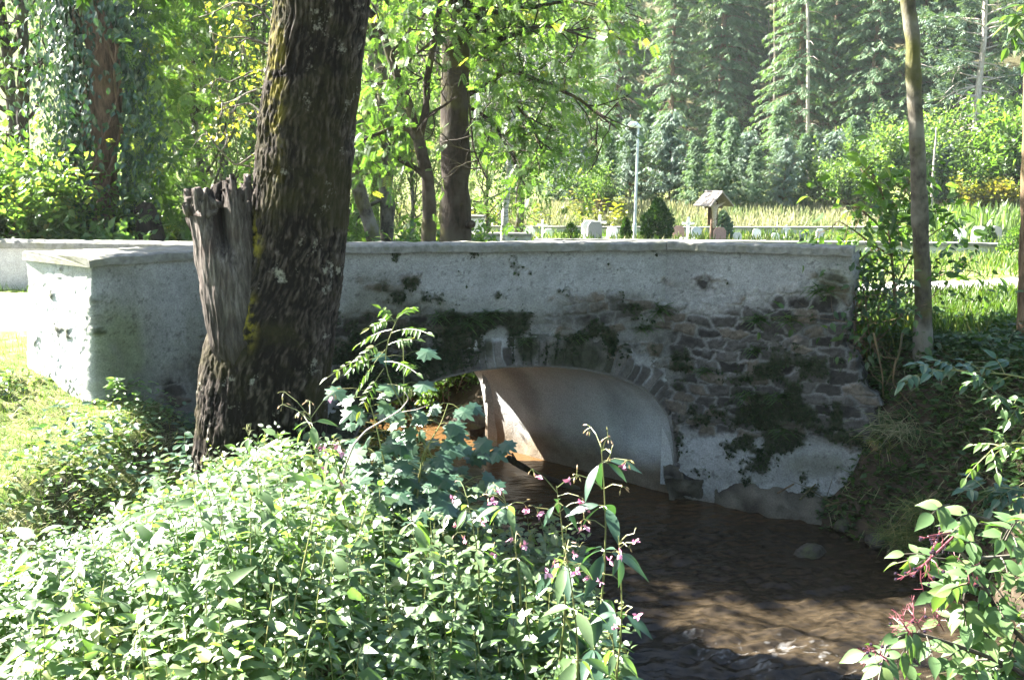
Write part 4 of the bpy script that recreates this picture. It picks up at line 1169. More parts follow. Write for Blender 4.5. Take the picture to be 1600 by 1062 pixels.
# ---------------------------------------------------------------- conifers
def conifer(name, label, seed, H, R0, mat, spray, step, nbr, clear=.05, droop=.35, up=.15, bare=None, power=.85, group=None, dens=1.0, tr=None):
    rng = np.random.default_rng(seed)
    root = thing(name, label, 'tree', (0, 0, 0), group)
    wd = B(); r0 = tr or H * .012
    wd.tube(np.column_stack([.1 * np.sin(np.linspace(0, 3, 12) + seed), .1 * np.cos(np.linspace(0, 4, 12)), np.linspace(-.3, H, 12)]), np.linspace(r0, .02, 12), 8)
    pos, dd_, sc, av = [], [], [], []
    z = clear * H
    while z < H * .995:
        t = (z - clear * H) / (H * (1 - clear))
        Lb = R0 * (1 - t) ** power * (.55 + .45 * min(1, t * 6)) + .12 * R0 * .5
        for k in range(nbr):
            a = rng.uniform(0, 2 * math.pi); L = Lb * rng.uniform(.65, 1.15)
            if rng.uniform() > dens: continue
            e = np.array([math.cos(a), math.sin(a), 0]); n = max(2, int(L / (spray * .42)))
            pts = []
            for j in range(n + 1):
                u = j / n
                pts.append(np.array([0, 0, z]) + e * L * u + np.array([0, 0, L * (up * u - droop * u * u + .18 * droop * u ** 4)]))
            pts = np.array(pts)
            if L > .8: wd.tube(pts, np.linspace(.018 * L ** .5, .006, n + 1), 3, cap=False)
            for j in range(0 if n < 4 else 1, n + 1):
                for sgn in (-1, 1, 0):
                    if sgn == 0 and j < n: continue
                    side = np.array([-e[1], e[0], 0]) * sgn
                    d = nrm(e * .75 + side * .8 + np.array([0, 0, -.35 - .5 * rng.uniform()]) + rng.normal(size=3) * .18)
                    pos.append(pts[j] + rng.normal(size=3) * .05); dd_.append(d); sc.append(spray * (.6 + .5 * (1 - j / n)) * rng.uniform(.8, 1.2)); av.append(.25 + .5 * (j / n) + rng.normal() * .15)
        z += step * rng.uniform(.75, 1.25)
    if bare: bare(wd, rng)
    wd.build('trunk', BARK_BROWN if not tr else PALEWOOD, root, smooth=True)
    fb = B(); N_ = len(pos)
    fb.inst(SPRAY, np.array(pos), np.array(dd_), nrm(np.array([0, 0, 1.]) + rng.normal(size=(N_, 3)) * .35), np.array(sc), np.clip(av, 0, 1))
    fb.build('crown', mat, root)
    return root
spr = [conifer('spruce_tree', 'x', 81 + k, 21 + 2 * k, 2.9 + .25 * k, L_SPRUCE, .85, .62, 8, .03 if k != 2 else .30, .55, .2) for k in range(4)]
rng = np.random.default_rng(90)
spots = []
for row, (dY, n, p0, p1) in enumerate([(0, 11, 850, 1680), (6, 10, 835, 1700), (14, 10, 850, 1740), (24, 10, 850, 1760)]):
    for k in range(n):
        px = p0 + (p1 - p0) * (k + .5 + rng.uniform(-.3, .3)) / n
        if row < 2 and (1170 < px < 1240 or 1500 < px < 1570): continue
        Y = 60.
        for _ in range(12): Y = .5 * Y + .5 * float(forest_edge((px - CX) / F_PX * Y) + dY)
        spots.append((px, Y + rng.uniform(-2, 2), row))
usedk = [0] * 4
for n, (px, Y, row) in enumerate(spots):
    k = int(rng.integers(0, 4))
    if row == 0 and k == 2: k = 1
    s_ = rng.uniform(.85, 1.15)
    lab = {0: 'tall dark green spruce in the front row of the forest wall', 1: 'tall spruce in the second row of the forest', 2: 'spruce in the dim middle of the forest', 3: 'spruce higher up the wooded slope', 4: 'spruce at the top of the wooded slope', 9: 'distant spruce behind the broadleaf trees'}[row]
    place(spr[k], usedk[k], at(px, Y), rng.uniform(0, 6.28), (s_, s_, s_ * rng.uniform(.95, 1.12)), lab, {9: 'spruces behind the broadleaf trees'}.get(row, 'spruces in forest row %s' % ['one', 'two', 'three', 'four', 'five', ''][min(row, 5)]))
    usedk[k] += 1
for k in range(4):
    if not usedk[k]: place(spr[k], 0, at(1300, 60), 0, (1, 1, 1), 'tall dark green spruce in the front row of the forest wall', 'spruces in forest row one')
# bare stems in front of the dark gap
for px, Y, pyb, pyt, r, mat, lab in [(1262, 64, 185, -30, .13, PALEWOOD, 'white slender bare trunk before the dark forest'), (1211, 68, 190, -30, .17, BARK_GREY, 'grey straight bare trunk in the dark forest gap'), (1202, 70, 195, 30, .08, BARK_GREY, 'thinner grey dead stem beside the grey bare trunk')]:
    root = thing('bare_tree', lab, 'tree', at(px, Y)); l = tuple(root.location); wd = B(); rng2 = np.random.default_rng(int(px))
    P = np.array([np.array(l) - [0, 0, .3], PY(px, pyb, Y), PY(px + 1, (pyb + pyt) / 2, Y), PY(px - 1, pyt, Y)]); R = resample(P, 30)
    wd.tube(R, np.linspace(r * 1.1, r * .6, 30), 10)
    for k in range(12):
        q = R[int(6 + 22 * rng2.uniform())]; a = rng2.uniform(0, 6.28)
        wd.tube(np.array([q, q + .5 * np.array([math.cos(a), math.sin(a), -.1]), q + 1.0 * np.array([math.cos(a), math.sin(a), -.35])]), [.03, .02, .008], 4)
    wd.build('trunk', mat, root, smooth=True, loc=l)
# dead pine with bare drooping limbs
root = thing('old_pine', 'half dead pine with bare drooping pale limbs at the forest edge on the right', 'tree', at(1522, 53)); l = tuple(root.location)
rng = np.random.default_rng(97); wd, tips = B(), []
P = np.array([np.array(l) - [0, 0, .3], PY(1524, 200, 53), PY(1530, 130, 53), PY(1538, 60, 53), PY(1540, -20, 53)]); R = resample(P, 50)
wd.tube(R, np.linspace(.26, .10, 50), 12, wob=.12)
for k in range(26):
    j = int(12 + 20 * k / 26 + rng.uniform(0, 3)); sg = -1 if k % 2 else 1; L = rng.uniform(1.0, 2.4)
    pts = [R[j]]; d = np.array([sg, rng.uniform(-.6, .6), .25])
    for q in range(6): d = d + np.array([rng.normal() * .15, rng.normal() * .15, -.22]); pts.append(pts[-1] + nrm(d) * L / 6)
    wd.tube(pts, np.linspace(.06, .012, 7), 5)
    wd.tube([pts[3], pts[3] + np.array([sg * .3, 0, -.5]), pts[3] + np.array([sg * .35, .1, -.9])], [.025, .015, .006], 4)
for k in range(26):
    j = int(26 + 23 * k / 26); sg = -1 if k % 2 else 1; L = rng.uniform(1.4, 3.2)
    pts = [R[min(j, 49)]]; d = np.array([sg, rng.uniform(-.8, .8), .35])
    for q in range(6): d = d + np.array([0, 0, -.07]) + rng.normal(size=3) * .08; pts.append(pts[-1] + nrm(d) * L / 6)
    wd.tube(pts, np.linspace(.05, .012, 7), 5)
    for q in range(2, 7):
        for _ in range(4): tips.append((pts[q] + rng.normal(size=3) * .18, nrm(np.array([sg, 0, .1]))))
wd.build('trunk', PALEWOOD, root, smooth=True, loc=l)
fb = B(); tp = np.array([t[0] for t in tips]); n = len(tp)
for _ in range(3):
    fb.inst(SPRAY, tp + rng.normal(size=(n, 3)) * .12, nrm(np.array([t[1] for t in tips]) + rng.normal(size=(n, 3)) * .6), nrm(np.array([0, 0, 1.]) + rng.normal(size=(n, 3)) * .4), .55 * rng.uniform(.7, 1.2, n), rng.uniform(.2, .9, n))
fb.build('crown', L_PINE, root, loc=l)
# young conifers along the meadow
yg = [conifer('young_spruce', 'x', 101, 4.2, 1.05, L_SPRUCE, .36, .22, 9, .02, .25, .45), conifer('young_pine', 'x', 103, 4.0, 1.25, L_PINE, .42, .26, 9, .05, .15, .5, None, .6)]
m_young = leaf_mat('young_spruce_needles', [(.0, (.050, .10, .030)), (.5, (.085, .15, .045)), (1.0, (.13, .20, .065))], .3, .6, .3)
yg[0].children[1].data.materials[0] = m_young
u = [0, 0]
yl = [(905, 51, 1, 1.0, 'bluish young pine at the left end of the conifer row'), (950, 50, 0, .95, 'young spruce behind the street lamp, left'), (985, 53, 1, 1.25, 'bluish young pine right behind the street lamp'), (1045, 52, 1, 1.35, 'broad bluish young pine between lamp and wooden shrine'), (1085, 50, 0, .9, 'young spruce just left of the wooden shrine roof'), (1140, 50.5, 0, 1.15, 'young spruce right above the wooden shrine roof'), (1165, 53, 1, 1.1, 'bluish young pine behind the shrine on its right'), (1180, 49.5, 0, .8, 'small bright spruce right of the shrine'), (1215, 52, 0, 1.35, 'tallest pointed young spruce before the dark forest gap'), (1225, 50, 1, 1.0, 'bluish young pine in front of the tallest young spruce'), (1255, 50.5, 0, .95, 'bright young spruce left of the pale dead bush'), (1300, 51, 1, 1.1, 'young pine right of the pale dead bush'), (1120, 54.5, 0, 1.3, 'slim young spruce behind the shrine'), (1010, 55, 0, 1.3, 'slim young spruce in the second row behind the lamp'), (1330, 53, 0, 1.2, 'young spruce left of the hazy round bush'), (870, 52, 0, 1.1, 'young spruce beside the birch crown'), (1470, 50, 1, .95, 'bluish young pine right of the thin grey trunk')]
for px, Y, k, sc, lab in yl:
    place(yg[k], u[k], at(px, Y), px * .37, (sc, sc, sc), lab, 'young conifers along the meadow'); u[k] += 1
# bushes along the meadow
mb = leafy('meadow_bush', 'x', 'bush', 111, 4, .05, 3, 2.3, 7000, RHOMB, L_WILLOW, BARK_GREY, .22, None, 0, .5, 4, .2, 6)
copies(mb, [(1370, 51, 1.05, 0, 'hazy pale round bush left of the thin grey trunk'), (1440, 52.5, 1.2, 2, 'pale rounded bush right behind the thin grey trunk'), (1290, 49.5, .6, 4, 'small pale bush left of the sapling top'), (1345, 48.5, .7, 1, 'low pale bush behind the sapling'), (930, 49, .55, 2.4, 'low pale bush left of the lamp post')], 'pale bushes along the meadow')
yb = leafy('yellow_bush', 'x', 'bush', 113, 4, .05, 3, 2.1, 6500, OVSIM, L_BRIGHT, BARK_GREY, .26, None, 0, .5, 4, .2, 6)
copies(yb, [(1585, 50, 1.35, 0, 'tall bright green bush at the right edge below the old pine'), (1610, 53, 1.5, 2, 'bright green bush filling the right edge under the forest'), (1500, 49, .65, 3, 'green bush right of the thin white birch stem'), (1560, 56, 1.3, 4, 'bright bush on the slope under the old pine')], 'bright bushes at the right forest edge')
ab = leafy('autumn_bush', 'low yellowing bush at the right edge of the meadow', 'bush', 115, 3, .04, 3, 1.5, 4200, RHOMB, L_YELLOW, BARK_GREY, .2, None, 0, .5, 4, .15, 6)
place(ab, 0, at(1540, 48), 0, (1, .9, .75))
db = thing('dead_bush', 'leafless pale brown bush in front of the conifers left of the lamp post', 'bush', at(935, 48)); l = tuple(db.location); wd = B(); rng = np.random.default_rng(117)
for k in range(26): a = rng.uniform(0, 6.28); grow(wd, [], rng, l, (math.cos(a) * .8, math.sin(a) * .8, 1), rng.uniform(.7, 1.5), .018, 1, 3, 3, .02)
wd.build('branches', BARK_BROWN, db, loc=l)
pole_tree('thin_white_stem', 'thin white bare stem right of the thin grey trunk before the meadow', [(1455, 350), (1456, 290), (1461, 230), (1463, 200)], 47.5, .06, .03, PALEWOOD, 119)
# ---------------------------------------------------------------- near plants
def mesh_ground(x, y): return ground_z(np.asarray(x, float), np.asarray(y, float))
def on_left(x, y):
    d, s_ = stream_dist(np.asarray(x, float), np.asarray(y, float)); return d, s_ > 0
SIL = np.array([(-200, 900), (0, 872), (100, 852), (200, 822), (290, 775), (340, 715), (400, 690), (450, 665), (520, 675), (570, 720), (620, 760), (700, 790), (780, 800), (840, 800), (900, 835), (935, 930), (960, 985), (955, 1040), (985, 1100)], float)
rng = np.random.default_rng(201)
lb, sb = B(), B()
n = 5200
X, Y = rng.uniform(-4.8, 1.35, n), rng.uniform(2.15, 7.0, n)
d, lf = on_left(X, Y); ok = lf & (d > -.25)
X, Y = X[ok], Y[ok]; Zg = np.maximum(mesh_ground(X, Y), .15)
H = rng.uniform(.40, .95, len(X)) * np.where(Y < 3.2, .8, 1)
pxb, _ = proj(np.column_stack([X, Y, Zg + .5]))
lim = np.interp(pxb, SIL[:, 0], SIL[:, 1]) + rng.normal(size=len(X)) * 20 + 2
for _ in range(14):
    _, pyt = proj(np.column_stack([X, Y, Zg + H])); H = np.where(pyt < lim, H * .86, H)
boost = (pxb > 340) & (pxb < 620)
ok = (H > .17) & (pxb < 968)
X, Y, Zg, H = X[ok], Y[ok], Zg[ok], H[ok]
lean = rng.normal(size=(len(X), 2)) * .10 + np.array([-.03, -.06])
POS, DIR, NV, SC, AV = [], [], [], [], []
psz = np.exp(rng.normal(size=len(X)) * .28)
plant_v = .22 * rng.normal(size=len(X)) + .35 * vn(np.column_stack([X * 1.1, Y * 1.1, 0 * X]), 205)
for nd in range(9):
    t = .30 + .70 * nd / 8 + rng.normal(size=len(X)) * .02
    bx = np.column_stack([X + lean[:, 0] * H * t * t, Y + lean[:, 1] * H * t * t, Zg + H * t])
    a0 = rng.uniform(0, 6.28, len(X)) if nd == 0 else a0 + 1.57 + rng.normal(size=len(X)) * .3
    for sg in (0, math.pi):
        a = a0 + sg
        el = rng.uniform(-.55, .35, len(X)) + .5 * (t > .85)
        dv = np.column_stack([np.cos(a) * np.cos(el), np.sin(a) * np.cos(el), np.sin(el)])
        POS.append(bx + dv * .012); DIR.append(dv)
        NV.append(nrm(np.array([-.28, -.34, 1.]) + rng.normal(size=(len(X), 3)) * .30)); SC.append(.070 * psz * rng.uniform(.7, 1.2, len(X)) * np.where(t > .9, .55, 1.0 - .25 * np.abs(t - .6)) * np.clip(H / .5, .6, 1.15)); AV.append(np.clip(.42 + plant_v + rng.normal(size=len(X)) * .18, 0, 1))
POS, DIR, NV, SC, AV = np.vstack(POS), np.vstack(DIR), np.vstack(NV), np.concatenate(SC), np.concatenate(AV)
near = POS[:, 1] < 4.6
lb.inst(NETTLE, POS[near], DIR[near], NV[near], SC[near], AV[near]); lb.inst(OVSIM, POS[~near], DIR[~near], NV[~near], SC[~near] * 1.05, AV[~near])
for k in range(0, len(X), 2):
    t = np.linspace(0, 1, 4)
    sb.tube(np.column_stack([X[k] + lean[k, 0] * H[k] * t * t, Y[k] + lean[k, 1] * H[k] * t * t, Zg[k] + H[k] * t]), [.004, .004, .003, .002], 3, cap=False)
nt = stuff(lb.build('nettles', L_NETTLE, smooth=True), 'dense sunlit stand of nettles and balsam covering the near left bank', 'nettles')
sb.build('stems', G_STEM, nt)

# balsam plants with long leaves, pods and pink flowers
def petal_flower(fb, rng, p, s):
    for k in range(5):
        d = rdirs(rng, 1)[0]; d[1] -= .6
        fb.inst(RHOMB, [p], d, nrm(rng.normal(size=3)), s * rng.uniform(.7, 1.2), rng.uniform(0, 1))
def pod(pb, rng, p, d, s):
    d = nrm(d); q = np.array([p, p + d * s * .5, p + d * s])
    pb.tube(q, [s * .08, s * .17, s * .03], 5, rng.uniform(0, 1))
def balsam(label, base, top, seed, nwh=5, ll=.17, flowers=5, pods=14, lean=.0, tophead=.16, brown=False, leafa=.35):
    rng = np.random.default_rng(seed); base, top = np.asarray(base, float), np.asarray(top, float)
    root = thing('balsam_plant', label, 'plant', base, 'tall balsam plants on the bank'); l = tuple(root.location)
    t = np.linspace(0, 1, 9); Hh = np.linalg.norm(top - base)
    P = base + (top - base) * t[:, None] + np.column_stack([.06 * Hh * np.sin(t * 3.1), 0 * t, .05 * Hh * np.sin(t * 3.1)])
    sb, lb, heads, fls = B(), B(), [], []
    sb.tube(P, np.linspace(.010, .0018, 9), 7)
    for w_ in range(nwh):
        tt = .28 + .66 * w_ / max(1, nwh - 1); q = P[0] + 0
        q = np.array([np.interp(tt, t, P[:, k]) for k in range(3)]); a0 = rng.uniform(0, 6.28)
        for k in range(4):
            a = a0 + 2.09 * k + rng.normal() * .2; el = rng.uniform(-.7, .25)
            dv = np.array([math.cos(a) * math.cos(el), math.sin(a) * math.cos(el), math.sin(el)]); s = 1.25 * ll * rng.uniform(.75, 1.2) * (1.05 - .45 * tt ** 3)
            sb.tube([q, q + dv * .03], [.003, .002], 4, cap=False)
            lb.inst(LANCE, [q + dv * .03], [dv + np.array([0, 0, -.35])], nrm(np.array([0, -.25, 1]) + rng.normal(size=3) * .25), s, np.clip(leafa + rng.normal() * .2, 0, 1))
    for k in range(7):
        tt = rng.uniform(.70, 1) if k < 4 else rng.uniform(.95, 1); q = np.array([np.interp(tt, t, P[:, j]) for j in range(3)])
        a = rng.uniform(0, 6.28); e = q + np.array([math.cos(a) * tophead * .8, math.sin(a) * tophead * .6, tophead * rng.uniform(.1, .75)])
        mid = (q + e) / 2 + np.array([0, 0, .015]); sb.tube([q, mid, e], [.003, .0025, .0018], 4, cap=False)
        pb = B()
        for j in range(max(1, pods // 5) if pods else 0):
            dv = nrm(rng.normal(size=3) + np.array([0, 0, -.5])); st_ = e + dv * .025
            sb.tube([e, st_], .0012, 3, cap=False); pod(pb, rng, st_, dv + np.array([0, 0, -.6]), rng.uniform(.016, .028))
        if pb.n: heads.append(pb)
        if k < flowers:
            fb = B(); petal_flower(fb, rng, e + np.array([rng.normal() * .02, -.02, -.03]), .034); fls.append(fb)
    sb.build('stem', G_STEM, root, loc=l); lb.build('leaves', L_NETTLE if leafa > .2 else L_MAPLE, root, loc=l, smooth=True); 
    for q in heads: q.build('seed_head', POD, root, loc=l)
    for q in fls: q.build('flower', PETAL, root, loc=l)
    return root
def base_at(px, py, Y):
    p = PY(px, py, Y); p[2] = max(float(mesh_ground([p[0]], [p[1]])[0]), .05) - .02; return p
def bals(label, tpx, tpy, bpx, Y, seed, **kw): return balsam(label, base_at(bpx, 900, Y), PY(tpx, tpy, Y - .1), seed, **kw)
bals('tallest balsam plant with long hanging leaves and a head of green pods against the vault', 937, 690, 868, 4.6, 301, nwh=6, ll=.19, flowers=3, pods=26, tophead=.17, leafa=.12)
bals('balsam plant with pink flowers left of the tallest one, over the dark water', 868, 760, 835, 4.7, 302, nwh=4, ll=.17, flowers=6, pods=12, leafa=.15)
bals('balsam with pink tip flowers hanging right of the tallest balsam over the stream', 965, 838, 905, 4.4, 303, nwh=4, ll=.14, flowers=6, pods=8, tophead=.10, leafa=.15)
bals('balsam plant with bare brown seed heads in front of the old trunk', 482, 645, 490, 5.3, 304, nwh=5, ll=.16, flowers=2, pods=22, tophead=.22)
bals('balsam plant with a pink flower right of the brown seed heads', 515, 690, 525, 5.2, 305, nwh=4, ll=.15, flowers=6, pods=6, tophead=.09)
bals('balsam plant with brownish tips at the left foot of the old trunk', 352, 730, 380, 5.5, 306, nwh=5, ll=.14, flowers=2, pods=16, tophead=.16)
bals('slender balsam shoot rising before the middle of the old trunk foot', 385, 672, 400, 5.6, 307, nwh=6, ll=.11, flowers=0, pods=5, tophead=.05)
bals('balsam plant with reddish tips under the maple sapling', 728, 775, 725, 5.0, 308, nwh=4, ll=.15, flowers=5, pods=14, tophead=.12)
bals('balsam plant with reddish tips right of the maple sapling', 785, 770, 790, 4.9, 309, nwh=4, ll=.15, flowers=6, pods=12, tophead=.11)
bals('large leaved balsam in the middle of the nettles with a broad pale leaf', 405, 780, 400, 4.0, 310, nwh=4, ll=.15, flowers=0, pods=0, tophead=.05)
bals('balsam with large leaves at the left of the nettles', 200, 880, 200, 3.6, 311, nwh=4, ll=.12, flowers=0, pods=0, tophead=.05)
bals('balsam shoot leaning over the stream at the bottom of the picture', 955, 990, 900, 3.6, 312, nwh=5, ll=.12, flowers=0, pods=0, tophead=.05)
bals('broad leaved balsam on the nettle edge below the tallest balsam', 880, 850, 860, 4.2, 313, nwh=5, ll=.18, flowers=4, pods=4, tophead=.09)
bals('balsam with long leaves in the nettles below the maple sapling', 640, 800, 640, 4.6, 314, nwh=4, ll=.17, flowers=0, pods=0, tophead=.05)

# grass and weeds on the left bank
rng = np.random.default_rng(211)
def blades(name, label, cat, n, xr, yr, mat, L, keep, seed, tm=BLADE, lay=0.25, amix=None, up=1.0):
    rng = np.random.default_rng(seed)
    x, y = rng.uniform(*xr, n), rng.uniform(*yr, n)
    ok = keep(x, y); x, y = x[ok], y[ok]
    z = mesh_ground(x, y) - .01
    a = rng.uniform(0, 6.28, len(x))
    d = nrm(np.column_stack([np.cos(a) * lay, np.sin(a) * lay, np.full(len(x), up)]) + rng.normal(size=(len(x), 3)) * .25)
    nv = nrm(np.column_stack([np.cos(a), np.sin(a), np.full(len(x), .2)]))
    patch = vn(np.column_stack([x * .9, y * .9, 0 * x]), seed) * .35
    b_ = B(); b_.inst(tm, np.column_stack([x, y, z]), d, -nv, L * rng.uniform(.5, 1.3, len(x)), np.clip(.42 + patch + rng.normal(size=len(x)) * .2, 0, 1) if amix is None else rng.uniform(*amix, len(x)))
    return stuff(b_.build(name, mat), label, cat)
def k_left(x, y):
    d, l = on_left(x, y)
    wall = ~((x > -3.75) & (y > 8.0 + .86 * np.abs(x + 3.5) * (x > -3.5)))
    return l & (d > .1) & (path_mask(x, y) < .3) & wall
blades('bank_grass', 'mown sunlit grass on the left bank before the bridge end', 'grass', 24000, (-7.5, -.8), (4.3, 9.3), L_GRASS, .085, k_left, 213)
blades('dry_grass', 'strewn dry hay on the left bank slope', 'hay', 20000, (-6, -1.4), (4.6, 8.4), L_STRAW, .11, k_left, 214, BLADE, 1.6, (.35, 1.0), .35)
blades('path_verge_grass', 'grass tufts along the far wall by the path', 'grass', 3500, (-10, -3.8), (12.3, 14), L_GRASS, .12, lambda x, y: path_mask(x, y) < .2, 216)
def weeds(name, label, n, xr, yr, mat, s, keep, seed, tm=OVSIM, hh=(.02, .18), thr=.0):
    rng = np.random.default_rng(seed)
    x, y = rng.uniform(*xr, n), rng.uniform(*yr, n)
    cl = vn(np.column_stack([x * 1.6, y * 1.6, 0 * x]), seed)
    ok = keep(x, y) & (cl + rng.normal(size=n) * .25 > thr); x, y, cl = x[ok], y[ok], cl[ok]; m_ = len(x)
    z = mesh_ground(x, y) + rng.uniform(*hh, m_) * np.clip(.4 + cl, .3, 1.4)
    a = rng.uniform(0, 6.28, m_)
    d = np.column_stack([np.cos(a), np.sin(a), rng.uniform(-.4, .5, m_)])
    b_ = B(); b_.inst(tm, np.column_stack([x, y, z]), d, nrm(np.array([0, 0, 1.]) + rng.normal(size=(m_, 3)) * .35), s * rng.uniform(.6, 1.3, m_), np.clip(.4 + rng.normal(size=m_) * .25, 0, 1))
    return stuff(b_.build(name, mat), label, 'weeds')
weeds('bank_weeds', 'low leafy weeds spreading over the left bank', 10500, (-6.5, -1.0), (4.2, 8.3), L_NETTLE, .062, k_left, 217)
weeds('hollow_weeds', 'shaded weeds in the hollow between the wing wall and the old trunk', 2200, (-3.4, -.3), (6.4, 9.3), L_MAPLE, .075, lambda x, y: on_left(x, y)[1] & (on_left(x, y)[0] > -.15), 218, OVSIM, (.02, .35))

# right verge and bank
def k_right(x, y):
    d, l = on_left(x, y); return ~l & (d > .5) & (path_mask(x, y) < .15)
blades('verge_grass', 'long green grass on top of the right bank before the road', 'grass', 22000, (3.1, 10), (9.0, 13.3), L_GRASS, .20, lambda x, y: k_right(x, y) & (y > 9.2 + .0 * x), 221, WBLADE)
blades('lawn_grass', 'bright grass strip between the road and the low cemetery wall', 'grass', 15000, (3, 22), (14.2, 26), L_GRASS, .24, k_right, 222, WBLADE)
def k_bank(x, y):
    d, l = on_left(x, y); return ~l & (d > .15) & (y < 10.2) & ~((np.abs(x - .98 * 3.9 * y / 9) < .22) & (y > 8.5) & (y < 9.02))
blades('bank_straw', 'dry hanging grass on the steep right bank', 'dry grass', 12000, (2.4, 8), (6.2, 10), L_STRAW, .20, lambda x, y: k_bank(x, y) & (vn(np.column_stack([x * 1.3, y * 1.3, 0 * x]), 9) > -.3), 223, BLADE, 1.1, None, .1)
weeds('bank_undergrowth', 'tangled dark undergrowth on the steep right bank', 24000, (2.3, 8.5), (5.2, 10.4), L_DEEP, .075, k_bank, 224, OVSIM, (.01, .26), -.55)
weeds('bank_creepers', 'green creeping weeds at the foot of the right bank', 5500, (2.2, 6), (5.5, 9.6), L_NETTLE, .05, lambda x, y: k_bank(x, y) & (stream_dist(x, y)[0] < .9), 225, OVSIM, (.01, .15), -.2)
weeds('bank_ivy', 'dark creeping leaves hanging down the steepest part of the right bank', 15000, (2.4, 5.4), (6.0, 9.9), L_DEEP, .055, lambda x, y: ~on_left(x, y)[1] & (on_left(x, y)[0] > .02) & (on_left(x, y)[0] < 1.0), 226, OVSIM, (.0, .16), -.45)
weeds('shaded_weeds', 'dark green weeds below the slim trunk on the right bank', 9000, (2.9, 4.9), (7.4, 9.2), L_DEEP, .06, lambda x, y: ~on_left(x, y)[1] & (on_left(x, y)[0] > .03), 228, OVSIM, (.0, .14), -.8)
blades('bank_roots', 'dry roots and dead grass hanging over the steep right bank', 'roots', 3000, (2.4, 5.4), (6.0, 9.9), L_STRAW, .16, lambda x, y: ~on_left(x, y)[1] & (on_left(x, y)[0] > .05) & (on_left(x, y)[0] < .8), 227, BLADE, 1.0, (.3, 1.0), -.5)
# straw tussock under the slim trunk
def tussock(label, px, py, Y, s, n, seed, mat=L_STRAW, grp='straw tussocks on the right bank'):
    rng = np.random.default_rng(seed); p = PY(px, py, Y)
    root = thing('grass_tussock', label, 'tussock', p, grp); l = tuple(root.location)
    a = rng.uniform(0, 6.28, n); el = rng.uniform(.1, 1.0, n)
    d = np.column_stack([np.cos(a) * .8, np.sin(a) * .6 - .45, el])
    b_ = B(); pos = p + np.column_stack([rng.normal(size=n) * .14 * s, rng.normal(size=n) * .08, rng.normal(size=n) * .04])
    tm = (BLADE[0] * np.array([.7, 1, 1]) + np.column_stack([np.zeros(7), np.zeros(7), -1.1 * BLADE[0][:, 1] ** 2.2]), BLADE[1], BLADE[2])
    b_.inst(tm, pos, d, nrm(np.array([0, -.3, 1.]) + rng.normal(size=(n, 3)) * .3), .27 * s * rng.uniform(.4, 1.2, n), rng.uniform(0, 1, n))
    b_.build('blades', mat, root, loc=l); return root
tussock('pale straw tussock hanging from the foot of the slim trunk', 1425, 668, 8.75, .95, 900, 231)
tussock('dry tussock left of the slim trunk foot on the bank', 1395, 690, 8.8, .7, 400, 232, L_GRASS)
tussock('dry straw tussock right of the slim trunk below the road', 1530, 610, 8.9, .9, 500, 233)
tussock('green mossy tussock at the water edge below the slim trunk', 1405, 838, 7.95, .6, 500, 234, L_GRASS)
tussock('green tussock on the ledge right of the mossy one', 1440, 800, 7.9, .6, 400, 235, L_GRASS)

# slim trunk and its neighbour on the right bank
def slim(name, label, pl, Y, mat, r, seed, top=None):
    root = thing(name, label, 'tree', PY(*pl[0][:2], Y)); l = tuple(root.location)
    P = np.array([PY(x, y, Y) for x, y, q in pl]); rad = np.array([q for *_, q in pl]) / F_PX * Y
    t = np.linspace(0, 1, 120); tt = np.linspace(0, 1, len(P))
    R = resample(P, 120); wd = B()
    rd = np.interp(t, tt, rad) * (1 + .05 * vn(np.column_stack([t * 30, 0 * t, 0 * t]), seed))
    wd.tube(R, rd, 22, wob=.10, seed=seed)
    if top:
        rng = np.random.default_rng(seed); tips = []
        for k in range(9):
            a = k * 2.4; grow(wd, tips, rng, R[-1] + np.array([0, 0, -.2 * k * .3]), (math.cos(a), math.sin(a), .8), 1.3, .03, 1, 3, 3)
        crown(root, tips, rng, 1500, OVSIM, L_BRIGHT, .12, l)
    wd.build('trunk', mat, root, smooth=True, loc=l)
    return root
slim('slim_tree', 'slim mossy grey trunk standing on the right bank beyond the bridge end', [(1441, 672, 21), (1441, 640, 17.5), (1441, 600, 14.5), (1442, 540, 12.5), (1443, 470, 12), (1441, 420, 12), (1437, 340, 11.5), (1434, 240, 11.5), (1429, 160, 11), (1426, 60, 11), (1419, 0, 10), (1410, -90, 9.5), (1402, -200, 9)], 9.0, BARK_GREY, 241, True)
slim('edge_tree', 'slim brown trunk cut by the right picture edge on the bank', [(1597, 720, 13), (1598, 600, 11), (1601, 480, 10), (1606, 300, 10), (1612, 60, 9), (1615, -120, 9)], 9.0, BARK_BROWN, 242, True)

